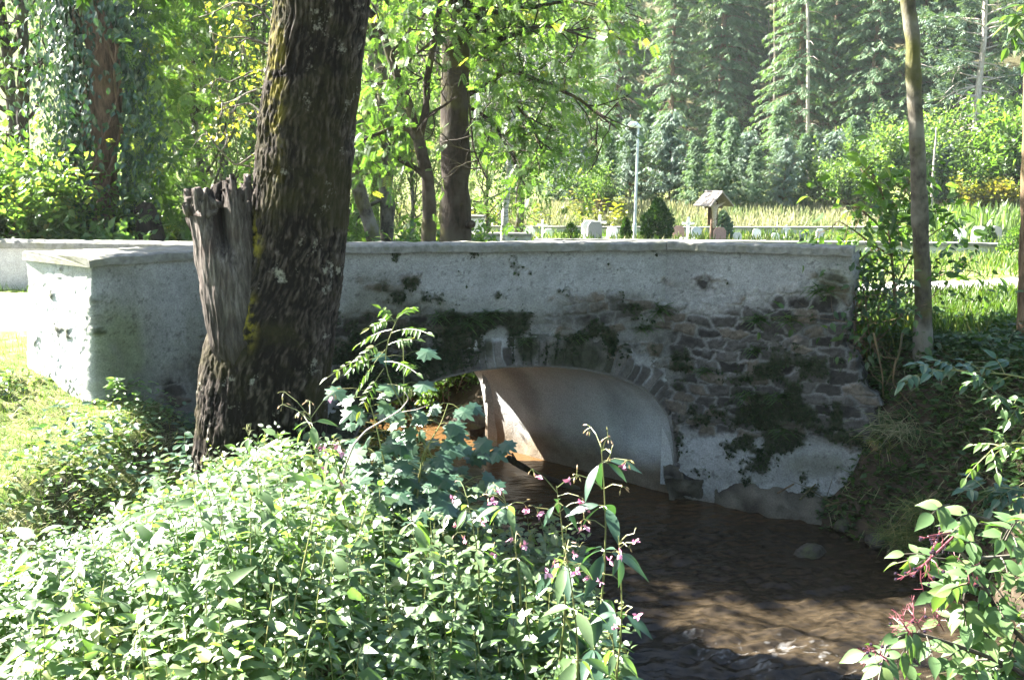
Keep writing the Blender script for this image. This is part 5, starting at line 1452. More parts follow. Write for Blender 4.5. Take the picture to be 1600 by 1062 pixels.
# sapling at the end of the bridge
rng = np.random.default_rng(251)
sp = thing('hazel_sapling', 'leafy young sapling growing between the bridge end and the slim trunk', 'sapling', PY(1400, 520, 9.9)); l = tuple(sp.location)
wd, tips = B(), []
for pl, r0 in [([(1400, 520), (1398, 450), (1392, 390), (1385, 330), (1378, 290), (1350, 268)], .022), ([(1398, 450), (1425, 400), (1450, 370), (1480, 350)], .012), ([(1393, 400), (1360, 380), (1335, 360), (1310, 345)], .012), ([(1386, 340), (1410, 310), (1420, 285)], .010), ([(1390, 370), (1350, 330), (1320, 318)], .01), ([(1399, 470), (1440, 440), (1500, 420), (1525, 425)], .012), ([(1400, 480), (1365, 450), (1340, 430)], .012), ([(1402, 510), (1370, 500), (1335, 520)], .010), ([(1383, 320), (1372, 290), (1360, 262)], .007), ([(1400, 500), (1380, 560), (1335, 545)], .008), ([(1396, 430), (1375, 415), (1345, 400)], .010), ([(1388, 350), (1420, 345), (1450, 330)], .010)]:
    P = np.array([PY(x, y, 9.9 - .25 * k / len(pl)) for k, (x, y) in enumerate(pl)]); R = resample(P, 14); wd.tube(R, np.linspace(r0, .004, 14), 6)
    for j in range(3, 14):
        tips.append((R[j], nrm(R[j] - R[j - 1])))
        if j % 2: grow(wd, tips, rng, R[j], nrm(R[j] - R[j - 1]) + rng.normal(size=3) * .8, .28, .005, 1, 2, 2, .0, .2)
wd.build('stem', BARK_BROWN, sp, smooth=True, loc=l)
crown(sp, tips, rng, 800, OVATE, L_BRIGHT, .125, l, .09, .45, 'leaves')
rng = np.random.default_rng(252)
s2 = thing('bramble_bush', 'dark leafy bush growing against the right end of the bridge', 'bush', PY(1350, 560, 9.3)); l = tuple(s2.location)
wd, tips = B(), []
for k in range(14):
    a = rng.uniform(0, 6.28); grow(wd, tips, rng, np.array(l) + rng.normal(size=3) * [.15, .1, .03], (math.cos(a) * .7, math.sin(a) * .4, 1), rng.uniform(.5, .95), .008, 0, 2, 3, -.02)
wd.build('stems', BARK_BROWN, s2, loc=l); crown(s2, tips, rng, 900, OVSIM, L_DEEP, .085, l, .07, .4, 'leaves')

rng = np.random.default_rng(253)
s3 = thing('abutment_bush', 'dark leafy bush at the left foot of the arch behind the rowan sapling', 'bush', PZ(570, 735, .12)); l = tuple(s3.location)
wd, tips = B(), []
for k in range(12):
    a = rng.uniform(0, 6.28); grow(wd, tips, rng, np.array(l) + rng.normal(size=3) * [.22, .1, .03], (math.cos(a) * .6, math.sin(a) * .3, 1), rng.uniform(.4, .8), .007, 0, 2, 3, -.02)
wd.build('stems', BARK_BROWN, s3, loc=l); crown(s3, tips, rng, 700, OVSIM, L_MAPLE, .085, l, .07, .4, 'leaves')

# compound leaves
def compound(lb, sb, rng, p, d, nv, L, pairs, tm, ls, a, width=.5):
    p, d = np.asarray(p, float), nrm(d); side = nrm(np.cross(d, nv))
    P = [p + d * L * t + np.array([0, 0, -.28 * L * t * t]) for t in np.linspace(0, 1, 6)]
    if sb is not None: sb.tube(P, np.linspace(.003, .0015, 6), 4, cap=False)
    for k in range(pairs):
        t = .38 + .55 * k / max(1, pairs); q = np.array([np.interp(t, np.linspace(0, 1, 6), np.array(P)[:, j]) for j in range(3)])
        for sg in (-1, 1):
            dv = nrm(side * sg * .9 + d * width + np.array([0, 0, -.25 - .3 * rng.uniform()]))
            lb.inst(tm, [q], dv, nrm(np.asarray(nv) + rng.normal(size=3) * .25), ls * rng.uniform(.8, 1.15), np.clip(a + rng.normal() * .2, 0, 1))
    lb.inst(tm, [P[-1]], nrm(d + np.array([0, 0, -.5])), nrm(np.asarray(nv) + rng.normal(size=3) * .2), ls * 1.1, np.clip(a + rng.normal() * .2, 0, 1))
# rowan sapling
rng = np.random.default_rng(261)
rw = thing('rowan_sapling', 'young rowan with bright feathery leaves rising before the bridge wall', 'sapling', base_at(735, 800, 6.1)); l = tuple(rw.location)
lb, sb = B(), B()
P = resample(np.array([np.array(l), PY(700, 760, 6.05), PY(662, 690, 6.0), PY(620, 620, 5.95), PY(600, 570, 5.9), PY(606, 530, 5.9), PY(622, 495, 5.9)]), 30)
sb.tube(P, np.linspace(.010, .003, 30), 6)
for (bx, by, ex, ey) in [(620, 500, 640, 470), (618, 500, 585, 500), (612, 515, 570, 520), (606, 530, 560, 548), (604, 540, 640, 520), (602, 555, 545, 565), (600, 565, 640, 560), (603, 545, 560, 590), (612, 520, 655, 500), (600, 575, 570, 615), (618, 505, 600, 478), (606, 600, 640, 600), (604, 548, 530, 560)]:
    p, e = PY(bx, by, 5.9), PY(ex, ey, 5.9 + rng.uniform(-.25, .12)); compound(lb, sb, rng, p, e - p, nrm([rng.normal() * .25, -.45, 1]), np.linalg.norm(e - p) * 1.25, 5, (OVSIM[0] * np.array([.75, 1, 1]), OVSIM[1], OVSIM[2]), .062, .6, .35)
sb.build('stem', G_STEM, rw, loc=l); lb.build('leaves', L_BRIGHT, rw, loc=l)
# maple sapling
rng = np.random.default_rng(262)
mp_ = thing('maple_sapling', 'shaded young maple with lobed blue green leaves before the arch opening', 'sapling', base_at(640, 830, 6.5)); l = tuple(mp_.location)
lb, sb = B(), B()
stems = [[(640, 850), (640, 760), (632, 680), (631, 600), (630, 535)], [(645, 800), (680, 740), (730, 700), (775, 690)], [(640, 790), (600, 740), (575, 700)], [(645, 810), (690, 780), (740, 745)], [(640, 800), (655, 740), (672, 690)], [(620, 800), (600, 720), (585, 650), (570, 610)], [(650, 790), (660, 710), (690, 660), (700, 630)], [(640, 830), (610, 780), (570, 760), (545, 750)], [(650, 820), (700, 800), (750, 790)]]
for si, pl in enumerate(stems):
    P = resample(np.array([PY(x, y, 6.5 - .1 * si) for x, y in pl]), 16); sb.tube(P, np.linspace(.008, .003, 16), 5)
    for j in range(3 if si else 2, 16, 2 if si == 0 else 1):
        for sg in (-1, 1):
            a = rng.uniform(-.6, .6) + (0 if sg > 0 else math.pi); pet = rng.uniform(.05, .16)
            e = P[j] + np.array([math.cos(a) * pet, math.sin(a) * pet - .05, rng.uniform(-.02, .05)])
            sb.tube([P[j], (P[j] + e) / 2 + [0, 0, .01], e], .0016, 3, cap=False)
            lb.inst(MAPLE, [e], nrm(np.array([math.cos(a), math.sin(a) - .5, -.35]) + rng.normal(size=3) * .2), nrm(np.array([rng.normal() * .3, -.5, 1.])), .15 * rng.uniform(.6, 1.15), np.clip(.45 + rng.normal() * .25, 0, 1))
sb.build('stem', G_STEM, mp_, loc=l); lb.build('leaves', L_MAPLE, mp_, loc=l)
# dead twig
tw = thing('dead_twig', 'pale curved dead twig rising out of the nettles before the maple leaves', 'twig', PY(535, 740, 5.3)); l = tuple(tw.location); sb = B()
sb.tube(resample(np.array([PY(x, y, 5.3) for x, y in [(532, 760), (540, 728), (552, 695), (572, 672), (600, 656), (625, 641), (640, 622), (632, 612)]]), 40), np.linspace(.008, .003, 40), 6)
sb.tube(np.array([PY(x, y, 5.3) for x, y in [(618, 645), (650, 640), (672, 632)]]), [.003, .002, .001], 4)
sb.build('stem', PALEWOOD, tw, smooth=True, loc=l)

# elder on the right, reaching in over the stream
rng = np.random.default_rng(271)
el_ = thing('elder_bush', 'sunlit elder branches with red berry stalks reaching in from the right over the stream', 'bush', (3.6, 3.2, gz(3.6, 3.2))); l = tuple(el_.location)
lb, sb = B(), B()
EY = 2.6
def stem(pl, Ys, r0, r1, n=20):
    P = np.array([PY(x, y, q) for (x, y), q in zip(pl, np.linspace(Ys[0], Ys[1], len(pl)))]); R = resample(P, n); sb.tube(R, np.linspace(r0, r1, n), 6); return R
root_p = np.array(l)
R1 = stem([(1760, 830), (1680, 850), (1600, 868), (1540, 872), (1490, 876), (1455, 872)], (2.75, 2.6), .011, .005)
sb.tube(resample(np.array([root_p, root_p + [-.3, -.1, .9], R1[0] + [.3, .05, .12], R1[0]]), 16), np.linspace(.022, .011, 16), 7)
R2 = stem([(1740, 1120), (1680, 1010), (1640, 930), (1600, 860), (1560, 815), (1500, 800)], (2.75, 2.55), .010, .005)
sb.tube(resample(np.array([root_p, root_p + [-.4, -.2, .5], R2[0]]), 12), np.linspace(.022, .010, 12), 7)
R3 = stem([(1760, 1130), (1660, 1060), (1600, 1000), (1560, 960), (1530, 900), (1500, 860)], (2.6, 2.5), .010, .005)
R4 = stem([(1700, 1150), (1600, 1050), (1530, 1020), (1470, 1000), (1420, 985), (1380, 1010), (1350, 1050)], (2.5, 2.35), .009, .004)
R5 = stem([(1600, 1060), (1540, 990), (1510, 950), (1490, 920)], (2.6, 2.5), .007, .004)
for R, a0 in ((R1, 6), (R2, 6), (R3, 5), (R4, 5), (R5, 4)):
    for j in range(a0, 20, 3):
        for sg in (-1, 1):
            tn = nrm(R[min(j + 1, 19)] - R[j - 1])
            d = nrm(tn * .55 + np.array([rng.normal() * .35, -.25 + rng.normal() * .5, .25 * sg + rng.normal() * .3]))
            compound(lb, sb, rng, R[j], d, nrm([rng.normal() * .3, -.55, 1]), rng.uniform(.09, .13), 2, OVATE, rng.uniform(.045, .066), .5, .45)
for (px, py, dx, dy, n) in [(1495, 800, -10, -14, 3), (1470, 870, -30, -6, 2), (1560, 850, 10, -30, 3), (1600, 830, 20, -40, 3), (1470, 905, -30, 20, 2), (1530, 930, -5, 40, 3), (1580, 930, 10, 40, 3), (1545, 960, 0, 40, 3), (1620, 960, 0, 30, 3), (1580, 1010, -10, 20, 3), (1500, 1010, -10, 25, 3), (1430, 1010, -20, 15, 3), (1400, 1000, -10, 30, 3), (1540, 1050, 0, 10, 4), (1590, 1055, 10, 0, 4), (1470, 1050, -10, 20, 3), (1610, 890, 10, 10, 3), (1500, 850, 10, 10, 3)]:
    for _ in range(max(1, n - 1)):
        p = PY(px + rng.normal() * 18, py + rng.normal() * 14, 2.55 + rng.normal() * .12)
        e = PY(px + dx + rng.normal() * 16, py + dy + rng.normal() * 14, 2.5 + rng.normal() * .08)
        compound(lb, sb, rng, p, e - p, nrm([rng.normal() * .3, -.6, 1]), rng.uniform(.08, .13), 2, OVATE, rng.uniform(.045, .072), .5, .45)
def umbel(px, py, tx, ty, Y, n, s, berries, seed, thick=.0035):
    r = np.random.default_rng(seed); rb = B(); blist = []; p, q = PY(px, py, Y), PY(tx, ty, Y - .05); rb.tube([p, (p + q) / 2, q], [thick, thick, thick * .8], 5)
    for k in range(n):
        t = .35 + .65 * r.uniform(); b0 = p + (q - p) * t; d = nrm(nrm(q - p) * .6 + r.normal(size=3) * .7); e = b0 + d * s * r.uniform(.5, 1)
        rb.tube([b0, (b0 + e) / 2 + r.normal(size=3) * .004, e], [thick * .6, thick * .5, thick * .3], 4, cap=False)
        for j in range(4):
            f = e + nrm(d + r.normal(size=3) * .7) * s * .33; rb.tube([e, f], thick * .22, 3, cap=False)
            if r.uniform() < berries:
                c = f; bb_ = B(); blist.append(bb_); bb_.tube([c + [0, 0, .004], c + [0, 0, .0015], c - [0, 0, .0025], c - [0, 0, .0045]], [.0012, .0042, .0042, .0012], 6)
    o = rb.build('berry_stalk', R_STALK, el_, loc=l)
    for b2 in blist: b2.build('berry', BERRY, o, loc=l)
umbel(1490, 838, 1432, 893, 2.5, 9, .07, .35, 1); umbel(1485, 832, 1450, 838, 2.5, 6, .05, .6, 2); umbel(1440, 985, 1424, 960, 2.4, 12, .05, .1, 3, .0022); umbel(1432, 1005, 1412, 975, 2.4, 10, .045, .1, 4, .0025); umbel(1400, 1040, 1365, 1016, 2.35, 10, .045, .1, 5, .0025); umbel(1475, 985, 1462, 962, 2.45, 10, .045, .1, 6, .002); umbel(1530, 880, 1510, 892, 2.5, 5, .05, .2, 7)
sb.build('stems', BARK_GREY, el_, loc=l); lb.build('leaves', L_ELDER, el_, loc=l, smooth=True)
# elder shoots half way down the bank
def shoot(label, pl, Y, seed, mat, ls, n=12, tm=OVATE):
    rng = np.random.default_rng(seed); root = thing('elder_shoot', label, 'shoot', PY(*pl[0], Y), 'leafy shoots on the right bank'); l = tuple(root.location); lb, sb = B(), B()
    R = resample(np.array([PY(x, y, Y) for x, y in pl]), n + 6); sb.tube(R, np.linspace(.006, .002, n + 6), 5)
    for j in range(5, n + 6):
        d = nrm(nrm(R[j] - R[j - 1]) * .8 + rng.normal(size=3) * .55); compound(lb, sb, rng, R[j], d, nrm([rng.normal() * .2, -.3, 1]), ls * 1.8, 2, tm, ls * rng.uniform(.8, 1.2), .4)
    sb.build('stem', G_STEM, root, loc=l); lb.build('leaves', mat, root, loc=l)
shoot('shaded blue green leafy shoot crossing before the foot of the slim trunk', [(1640, 600), (1580, 585), (1520, 580), (1470, 578), (1435, 585)], 5.6, 281, L_MAPLE, .075)
shoot('bright green leafy shoot reaching in from the right edge above the elder', [(1690, 715), (1640, 700), (1590, 690), (1555, 695), (1540, 712)], 4.2, 282, L_BRIGHT, .06, 7)
shoot('leafy shoot at the right edge between slim trunk and edge trunk', [(1660, 650), (1600, 640), (1550, 610), (1530, 590)], 6.5, 283, L_DEEP, .075)
shoot('leafy spray hanging into the upper right corner', [(1700, -20), (1640, 10), (1600, 30), (1585, 42)], 5.0, 284, L_BRIGHT, .07, 5)
shoot('low leafy shoot over the right bank beneath the bright shoot', [(1700, 800), (1620, 770), (1560, 760), (1530, 770)], 5.6, 285, L_MAPLE, .075)
# sprigs by the left wing wall
def sprig(label, px, py, Y, h, seed, mat, nl=9, ls=.07, tm=OVSIM):
    rng = np.random.default_rng(seed); p = PY(px, py, Y); root = thing('weed_sprig', label, 'weed', p, 'sprigs by the wing wall'); l = tuple(root.location); lb, sb = B(), B()
    top = p + np.array([rng.normal() * .05, -.03, h]); R = resample(np.array([p, (p + top) / 2 + rng.normal(size=3) * .02, top]), 10); sb.tube(R, np.linspace(.004, .0015, 10), 4)
    for k in range(nl):
        q = R[int(2 + 7.9 * k / nl)]; a = k * 2.4; lb.inst(tm, [q], nrm([math.cos(a), math.sin(a) * .8 - .2, rng.uniform(-.2, .4)]), nrm(np.array([0, -.3, 1.]) + rng.normal(size=3) * .25), ls * rng.uniform(.7, 1.2), rng.uniform(.2, .7))
    sb.build('stem', G_STEM, root, loc=l); lb.build('leaves', mat, root, loc=l)
sprig('leafy weed rooted in the wing wall near the lit pier corner', 188, 612, 7.75, .12, 291, L_NETTLE, 22, .085)
sprig('shaded sprig growing on the wing wall below the first weed', 218, 645, 7.75, .12, 292, L_NETTLE, 14, .06)
sprig('tall shaded sprig between the wing wall and the old trunk', 300, 740, 7.2, .34, 293, L_MAPLE, 14, .10)
sprig('bright bushy weed in front of the hollow by the old trunk', 252, 770, 6.3, .26, 294, L_NETTLE, 26, .075)
sprig('second sprig in the hollow left of the old trunk foot', 278, 745, 7.0, .22, 295, L_MAPLE, 12, .085)
sprig('small yellow green weed on the bank left of the hollow', 200, 735, 6.6, .12, 296, L_BRIGHT, 10, .05)

# tufts rooted in the bridge wall
rng = np.random.default_rng(299)
fbm_ = [('topmost', 693, 492), ('second', 745, 494), ('widest', 770, 500)]
wall_spots = [(690, 493, 1.0, 'dark grass tuft in the wall above the left part of the arch'), (742, 500, 1.1, 'dark fern tuft in the wall left of the keystone'), (768, 490, 1.2, 'bushy fern tuft in the wall above the keystone'), (825, 530, .7, 'narrow fern tuft in the ring just right of the keystone'), (905, 525, .8, 'green fern tuft in the wall right of the keystone'), (1035, 482, 1.1, 'dark tuft at the bend between middle wall and right wing'), (1010, 510, .9, 'tuft in the wall just below the bend tuft'), (1190, 497, 1.0, 'tuft high in the stones of the right wing'), (1240, 497, 1.0, 'tuft under the plaster on the right side of the wing'), (1285, 450, 1.2, 'leafy tuft near the top right corner of the bridge'), (1182, 545, .8, 'tuft in the middle of the right wing stones'), (1170, 615, 1.1, 'low dark tuft in the left stones of the right wing'), (1222, 617, 1.1, 'dark tuft in the right stones of the right wing'), (1230, 672, 1.0, 'bright tuft on the edge of the plaster apron'), (600, 590, 1.2, 'dark tuft in the wall behind the rowan sapling'), (640, 560, 1.1, 'dark tuft over the left haunch of the arch'), (1105, 577, .8, 'tuft beside the arch ring on the right wing')]
prt = None
for k, (px, py, s_, lab) in enumerate(wall_spots):
    if px > 1042:
        n2, o2 = segn[3], wlx[3]; dr = ray(px, py); tt = (o2 @ n2) / (dr[:2] @ n2); p = np.array([0, 0, ZC]) + dr * tt; nn2 = n2
    else: p = on_plane(px, py); nn2 = pl_n
    root = thing('wall_fern', lab, 'fern', (p[0] + nn2[0] * .01, p[1] + nn2[1] * .01, p[2]), 'tufts rooted in the bridge wall')
    if prt is None:
        b_ = B(); n = 46; a = rng.uniform(0, math.pi, n)
        d = np.column_stack([np.cos(a) * .9, -.25 - .6 * rng.uniform(size=n), np.sin(a) * .9 - .3])
        tm = (BLADE[0] * np.array([2.6, 1, 1]) + np.column_stack([np.zeros(7), np.zeros(7), -.9 * BLADE[0][:, 1] ** 2]), BLADE[1], BLADE[2])
        b_.inst(tm, rng.normal(size=(n, 3)) * [.05, .004, .02], d, nrm(np.array([0, -.4, 1.]) + rng.normal(size=(n, 3)) * .3), .11 * rng.uniform(.5, 1.2, n), rng.uniform(.0, .8, n))
        prt = b_.build('fronds', L_DEEP, root)
    else:
        c = prt.copy(); COL.objects.link(c); c.parent = root
    root.scale = (s_ * rng.uniform(.9, 1.3), s_, s_ * rng.uniform(.8, 1.2)); root.rotation_euler[2] = rng.uniform(-.3, .3)
# ---------------------------------------------------------------- rocks, wood
m = N('river_stone'); g = m.geo(); n1 = m.noise(7, 5, g); n2 = m.noise(40, 4, g)
cc = m.ramp(n2, [(.3, (.018, .016, .013)), (.7, (.055, .05, .042))]); cc = m.mix(m.ramp(n1, [(.5, 0.0), (.62, .8)]), cc, (.045, .055, .018))
STONE = m.fin(cc, .8, m.bump(n2, .6, .01), .3)
def rock(label, p, sz, seed, rz=0):
    root = thing('boulder', label, 'rock', p, 'rocks in and beside the stream'); b_ = B()
    u, v = np.meshgrid(np.linspace(0, 2 * math.pi, 40, endpoint=False), np.linspace(0, math.pi, 22)); u, v = u.ravel(), v.ravel()
    D = np.stack([np.cos(u) * np.sin(v), np.sin(u) * np.sin(v), np.cos(v)], 1)
    r = 1 + .28 * fbm(D * 1.3 + seed, 3, seed) + .08 * fbm(D * 4 + seed, 3, seed + 3)
    V = D * r[:, None] * np.array(sz); V[:, 2] = np.maximum(V[:, 2], -sz[2] * .6)
    i = np.arange(21)[:, None] * 40 + np.arange(40)[None]; j = np.arange(21)[:, None] * 40 + (np.arange(40)[None] + 1) % 40
    c, s = math.cos(rz), math.sin(rz); V = np.column_stack([V[:, 0] * c - V[:, 1] * s, V[:, 0] * s + V[:, 1] * c, V[:, 2]])
    b_.add(V, np.stack([i, i + 40, j + 40, j], -1).reshape(-1, 4)); b_.build('stone', STONE, root, smooth=True); return root
rock('wet mossy boulder in the stream off the right bank', PZ(1266, 868, -.03), (.15, .11, .10), 1, .3)
rock('small grey stone at the water edge under the right wing', PZ(1318, 822, .03), (.10, .08, .07), 2, .8)
rock('low stone by the water left of the small grey one', PZ(1240, 800, .02), (.16, .10, .06), 3)
rock('big mossy rock on the far bank seen through the arch', PZ(735, 655, .22), (.22, .18, .16), 4, .4)
rock('pale flat stone in the water beyond the arch', PZ(752, 668, .03), (.18, .14, .06), 5)
rock('stone at the foot of the right bank below the moss tussock', PZ(1370, 845, .02), (.14, .10, .07), 6, 1)
rock('dark rock at the left abutment behind the maple leaves', PZ(548, 735, .05), (.28, .22, .22), 7, 1)
rock('rounded dark stone further left at the foot of the abutment', PZ(520, 765, .05), (.22, .2, .18), 8, 2)
lg = thing('drift_log', 'dark drift log lying against the vault wall in the water', 'log', PZ(830, 742, .06)); l = tuple(lg.location); wd = B()
wd.tube(resample(np.array([PZ(795, 716, .10), PZ(830, 737, .08), PZ(870, 752, .05), PZ(905, 764, .0)]), 20), np.linspace(.04, .03, 20), 9, wob=.25, seed=5)
wd.tube(np.array([PZ(808, 724, .10), PZ(800, 708, .2)]), [.02, .012], 6)
wd.build('wood', BARK_DARK, lg, smooth=True, loc=l)
pole_tree('bank_tree', 'brown lit trunk on the far bank seen through the left of the arch', [(722, 668), (716, 640), (708, 600), (702, 560), (700, 480)], 13.6, .20, .17, BARK_BROWN, 401, loc=PY(720, 665, 13.6))
far = [('bank_plants', 1)]
weeds('far_bank_weeds', 'weeds on the far bank seen through the arch, shade put into leaf colour', 2500, (-5.2, .6), (12.2, 16), L_DEEP, .09, lambda x, y: (stream_dist(x, y)[0] > .1), 402, OVSIM, (.05, .7))  # dark leaf material stands in for shade on the far bank
# sticks on the right bank
fs = shrub  # shrub copies added to keep the sun off the far bank
for bx, by, bs, lab in [(-1.5, 13.3, .55, 'shrub added to shade the far bank seen through the arch'), (-.9, 12.8, .5, 'second shrub added to shade the far bank, close to the lit vault edge'), (-2.0, 15.2, .8, 'larger shrub added to shade the far bank behind the brown lit trunk')]:
    o = place(fs, True, (bx, by, gz(bx, by)), bx, (bs,) * 3, lab, 'shrubs added to shade the far bank')
rng = np.random.default_rng(411)
sticks = [((1215, 770), (1330, 735), 'thin dead branch on the ledge below the right wing'), ((1240, 745), (1310, 790), 'crooked dead branch crossing the ledge'), ((1440, 700), (1480, 790), 'dead stick leaning down the bank below the slim trunk'), ((1400, 560), (1430, 640), 'dead stick left of the slim trunk'), ((1500, 560), (1560, 640), 'dead stick lying on the bank right of the slim trunk'), ((1480, 760), (1500, 700), 'upright dead stick right of the straw tussock'), ((1290, 790), (1370, 770), 'bleached stick at the water line under the wing'), ((1250, 780), (1300, 748), 'bent twig among the ledge debris'), ((1410, 520), (1385, 600), 'pale dead stem under the sapling'), ((1365, 520), (1380, 620), 'bare stem under the bramble bush')]
for k, ((ax_, ay_), (bx_, by_), lab) in enumerate(sticks):
    Yk = 8.9 if ay_ < 720 else 8.75
    if k in (0, 1, 6, 7): p, q = PZ(ax_, ay_, .26), PZ(bx_, by_, .30)
    else: p, q = PY(ax_, ay_, Yk - .35), PY(bx_, by_, Yk - .25)
    root = thing('dead_branch', lab, 'branch', p, 'dead branches on the right bank'); l = tuple(root.location); wd = B()
    R = resample(np.array([p, (p + q) / 2 + rng.normal(size=3) * .06, q]), 14); wd.tube(R, np.linspace(.010, .004, 14), 6, wob=.2, seed=k)
    for j in (4, 7, 10): e = R[j] + rng.normal(size=3) * .13; wd.tube([R[j], (R[j] + e) / 2 + rng.normal(size=3) * .015, e], [.004, .003, .0015], 4)
    wd.build('wood', BARK_GREY if k % 3 else BARK_BROWN, root, loc=l)

# ---------------------------------------------------------------- churchyard
m = N('whitewash'); g = m.geo(); n1 = m.noise(3, 5, g); n2 = m.noise(30, 4, g)
WHITE = m.fin(m.mix(m.ramp(n1, [(.5, 0.0), (.7, .5)]), m.ramp(n2, [(.3, (.52, .52, .50)), (.7, (.72, .72, .70))]), (.30, .31, .27)), .9, m.bump(n2, .4, .01), .1)
m = N('old_wall_plaster'); g = m.geo(); n1 = m.noise(2, 5, g); n2 = m.noise(22, 4, g)
OLDW = m.fin(m.mix(m.ramp(n1, [(.45, 0.0), (.65, .7)]), m.ramp(n2, [(.3, (.30, .31, .31)), (.7, (.46, .47, .46))]), (.17, .18, .14)), .95, m.bump(n2, .5, .015), .1)
m = N('grave_granite'); g = m.geo(); GRAN = m.fin(m.ramp(m.noise(120, 3, g), [(.3, (.16, .155, .15)), (.7, (.34, .33, .32))]), .45, None, .4)
m = N('grave_red_granite'); g = m.geo(); REDG = m.fin(m.ramp(m.noise(90, 3, g), [(.3, (.20, .10, .08)), (.7, (.42, .28, .24))]), .45, None, .4)
m = N('galvanised_steel'); g = m.geo(); STEEL = m.fin(m.ramp(m.noise(30, 3, g), [(.3, (.38, .42, .46)), (.7, (.50, .54, .58))]), .45); m.p.inputs['Metallic'].default_value = .4
m = N('lamp_white'); LAMPW = m.fin(m.ramp(m.noise(30, 3), [(.3, (.70, .72, .74)), (.7, (.80, .81, .82))]), .4)
m = N('weathered_board'); g = m.geo(); a1 = m.noise(40, 4, g, .6, (.2, 1, 1))
BOARD = m.fin(m.ramp(a1, [(.3, (.17, .14, .12)), (.7, (.34, .30, .27))]), .85, m.bump(a1, .5, .01), .15)
m = N('dark_timber'); g = m.geo(); a1 = m.noise(30, 4, g, .6, (1, 1, .2)); TIMB = m.fin(m.ramp(a1, [(.3, (.07, .045, .03)), (.7, (.17, .115, .08))]), .8, m.bump(a1, .5, .01), .15)
m = N('carved_pale_wood'); g = m.geo(); a1 = m.noise(25, 4, g); CARV = m.fin(m.ramp(a1, [(.3, (.34, .27, .20)), (.7, (.50, .42, .33))]), .6, m.bump(a1, .3, .01), .25)
def wall_run(name, label, pts, zt, th, mat, cap_mat, seed, h=1.2, caph=.09, over=.05):
    root = thing(name, label, 'wall', (pts[0][0], pts[0][1], gz(pts[0][0], pts[0][1]))); root['kind'] = 'thing'; l = tuple(root.location)
    P = resample(np.array(pts, float), 60); bb, cb = B(), B()
    for (o0, o1, za, zb, bld) in ((-th / 2, th / 2, -h, 0, bb), (-th / 2 - over, th / 2 + over, .003, caph, cb)):
        L0, L1 = offset_line(P, o0), offset_line(P, o1); n = len(P)
        z = np.interp(np.linspace(0, 1, n), [0, 1], zt) - caph
        V = np.concatenate([np.column_stack([L0, z + za]), np.column_stack([L0, z + zb]), np.column_stack([L1, z + zb]), np.column_stack([L1, z + za])])
        V[:, 2] += .012 * vn(V * 2, seed)
        i = np.arange(n - 1); Q = np.vstack([np.column_stack([i + k * n, i + 1 + k * n, i + 1 + (k + 1) % 4 * n, i + (k + 1) % 4 * n]) for k in range(4)])
        e = n - 1; Q = np.vstack([Q, [(0, n, 2 * n, 3 * n)], [(3 * n + e, 2 * n + e, n + e, e)]]); bld.add(V, Q)
    bb.build('wall', mat, root, loc=l); cb.build('coping', cap_mat, root, loc=l); return root
wall_run('churchyard_wall', 'low grey churchyard wall along the lawn behind the road', [PY(1600, 380, 26)[:2], PY(1330, 379, 26.6)[:2], PY(1000, 375, 27.4)[:2], PY(835, 373, 27.8)[:2]], [PY(1590, 380, 26)[2], PY(835, 373, 27.8)[2]], .35, OLDW, COPE, 421, 1.0)
wall_run('gate_wall', 'low weathered wall stub with flat coping by the white gate pillar', [PY(825, 364, 27.5)[:2], PY(742, 363, 27.0)[:2]], [PY(825, 364, 27.5)[2], PY(742, 363, 27.0)[2]], .5, OLDW, COPE, 422, 1.0)
wall_run('rear_churchyard_wall', 'grey back wall of the churchyard before the meadow', [PY(1420, 352, 44)[:2], PY(1100, 354, 44)[:2], PY(760, 352, 45)[:2]], [PY(1420, 354, 44)[2], PY(760, 353, 45)[2]], .4, OLDW, COPE, 423, 1.6)
gp = thing('gate_pillar', 'white gate pillar with flat cap right of the thick dark trunk', 'pillar', at(746, 28)); l = tuple(gp.location); b_ = B(); zt = PY(746, 340, 28)[2]
b_.box((l[0], l[1], (zt + l[2]) / 2 - .1), (.40, .40, zt - l[2] + .2), 0, .5, .012); b_.build('shaft', WHITE, gp, loc=l); b_ = B(); b_.box((l[0], l[1], zt + .035), (.48, .48, .07), 0, .5, .02); b_.build('cap', COPE, gp, loc=l)
# lamp
lp_ = thing('street_lamp', 'tall slim grey street lamp with white bowl head in the churchyard', 'lamp', at(993, 36)); l = np.array(lp_.location); top = PY(999, 200, 36); b_ = B()
b_.tube(np.array([l - [0, 0, .1], l + [0, 0, .7], l + [0, 0, .75], [l[0] + .05, l[1], top[2]]]), [.075, .07, .05, .042], 14); b_.build('post', STEEL, lp_, smooth=False, loc=l)
b_ = B(); hx = np.linspace(0, 1, 14); c0 = top + [.06, 0, .02]; c1 = PY(981, 196, 36)
prof = [.035, .05, .065, .085, .10, .112, .12, .125, .122, .115, .10, .08, .05, .012]
P = c0 + (c1 - c0) * hx[:, None] + np.column_stack([0 * hx, 0 * hx, .05 * np.sin(hx * 3)]); b_.tube(P, prof, 16); V = b_.v[-1]; V = V.copy(); ctr = V.mean(0); V[:, 2] = np.where(V[:, 2] < P[0, 2], P[0, 2] + (V[:, 2] - P[0, 2]) * .55, V[:, 2]); b_.v[-1] = V; b_.build('lamp_head', LAMPW, lp_, smooth=True, loc=l)
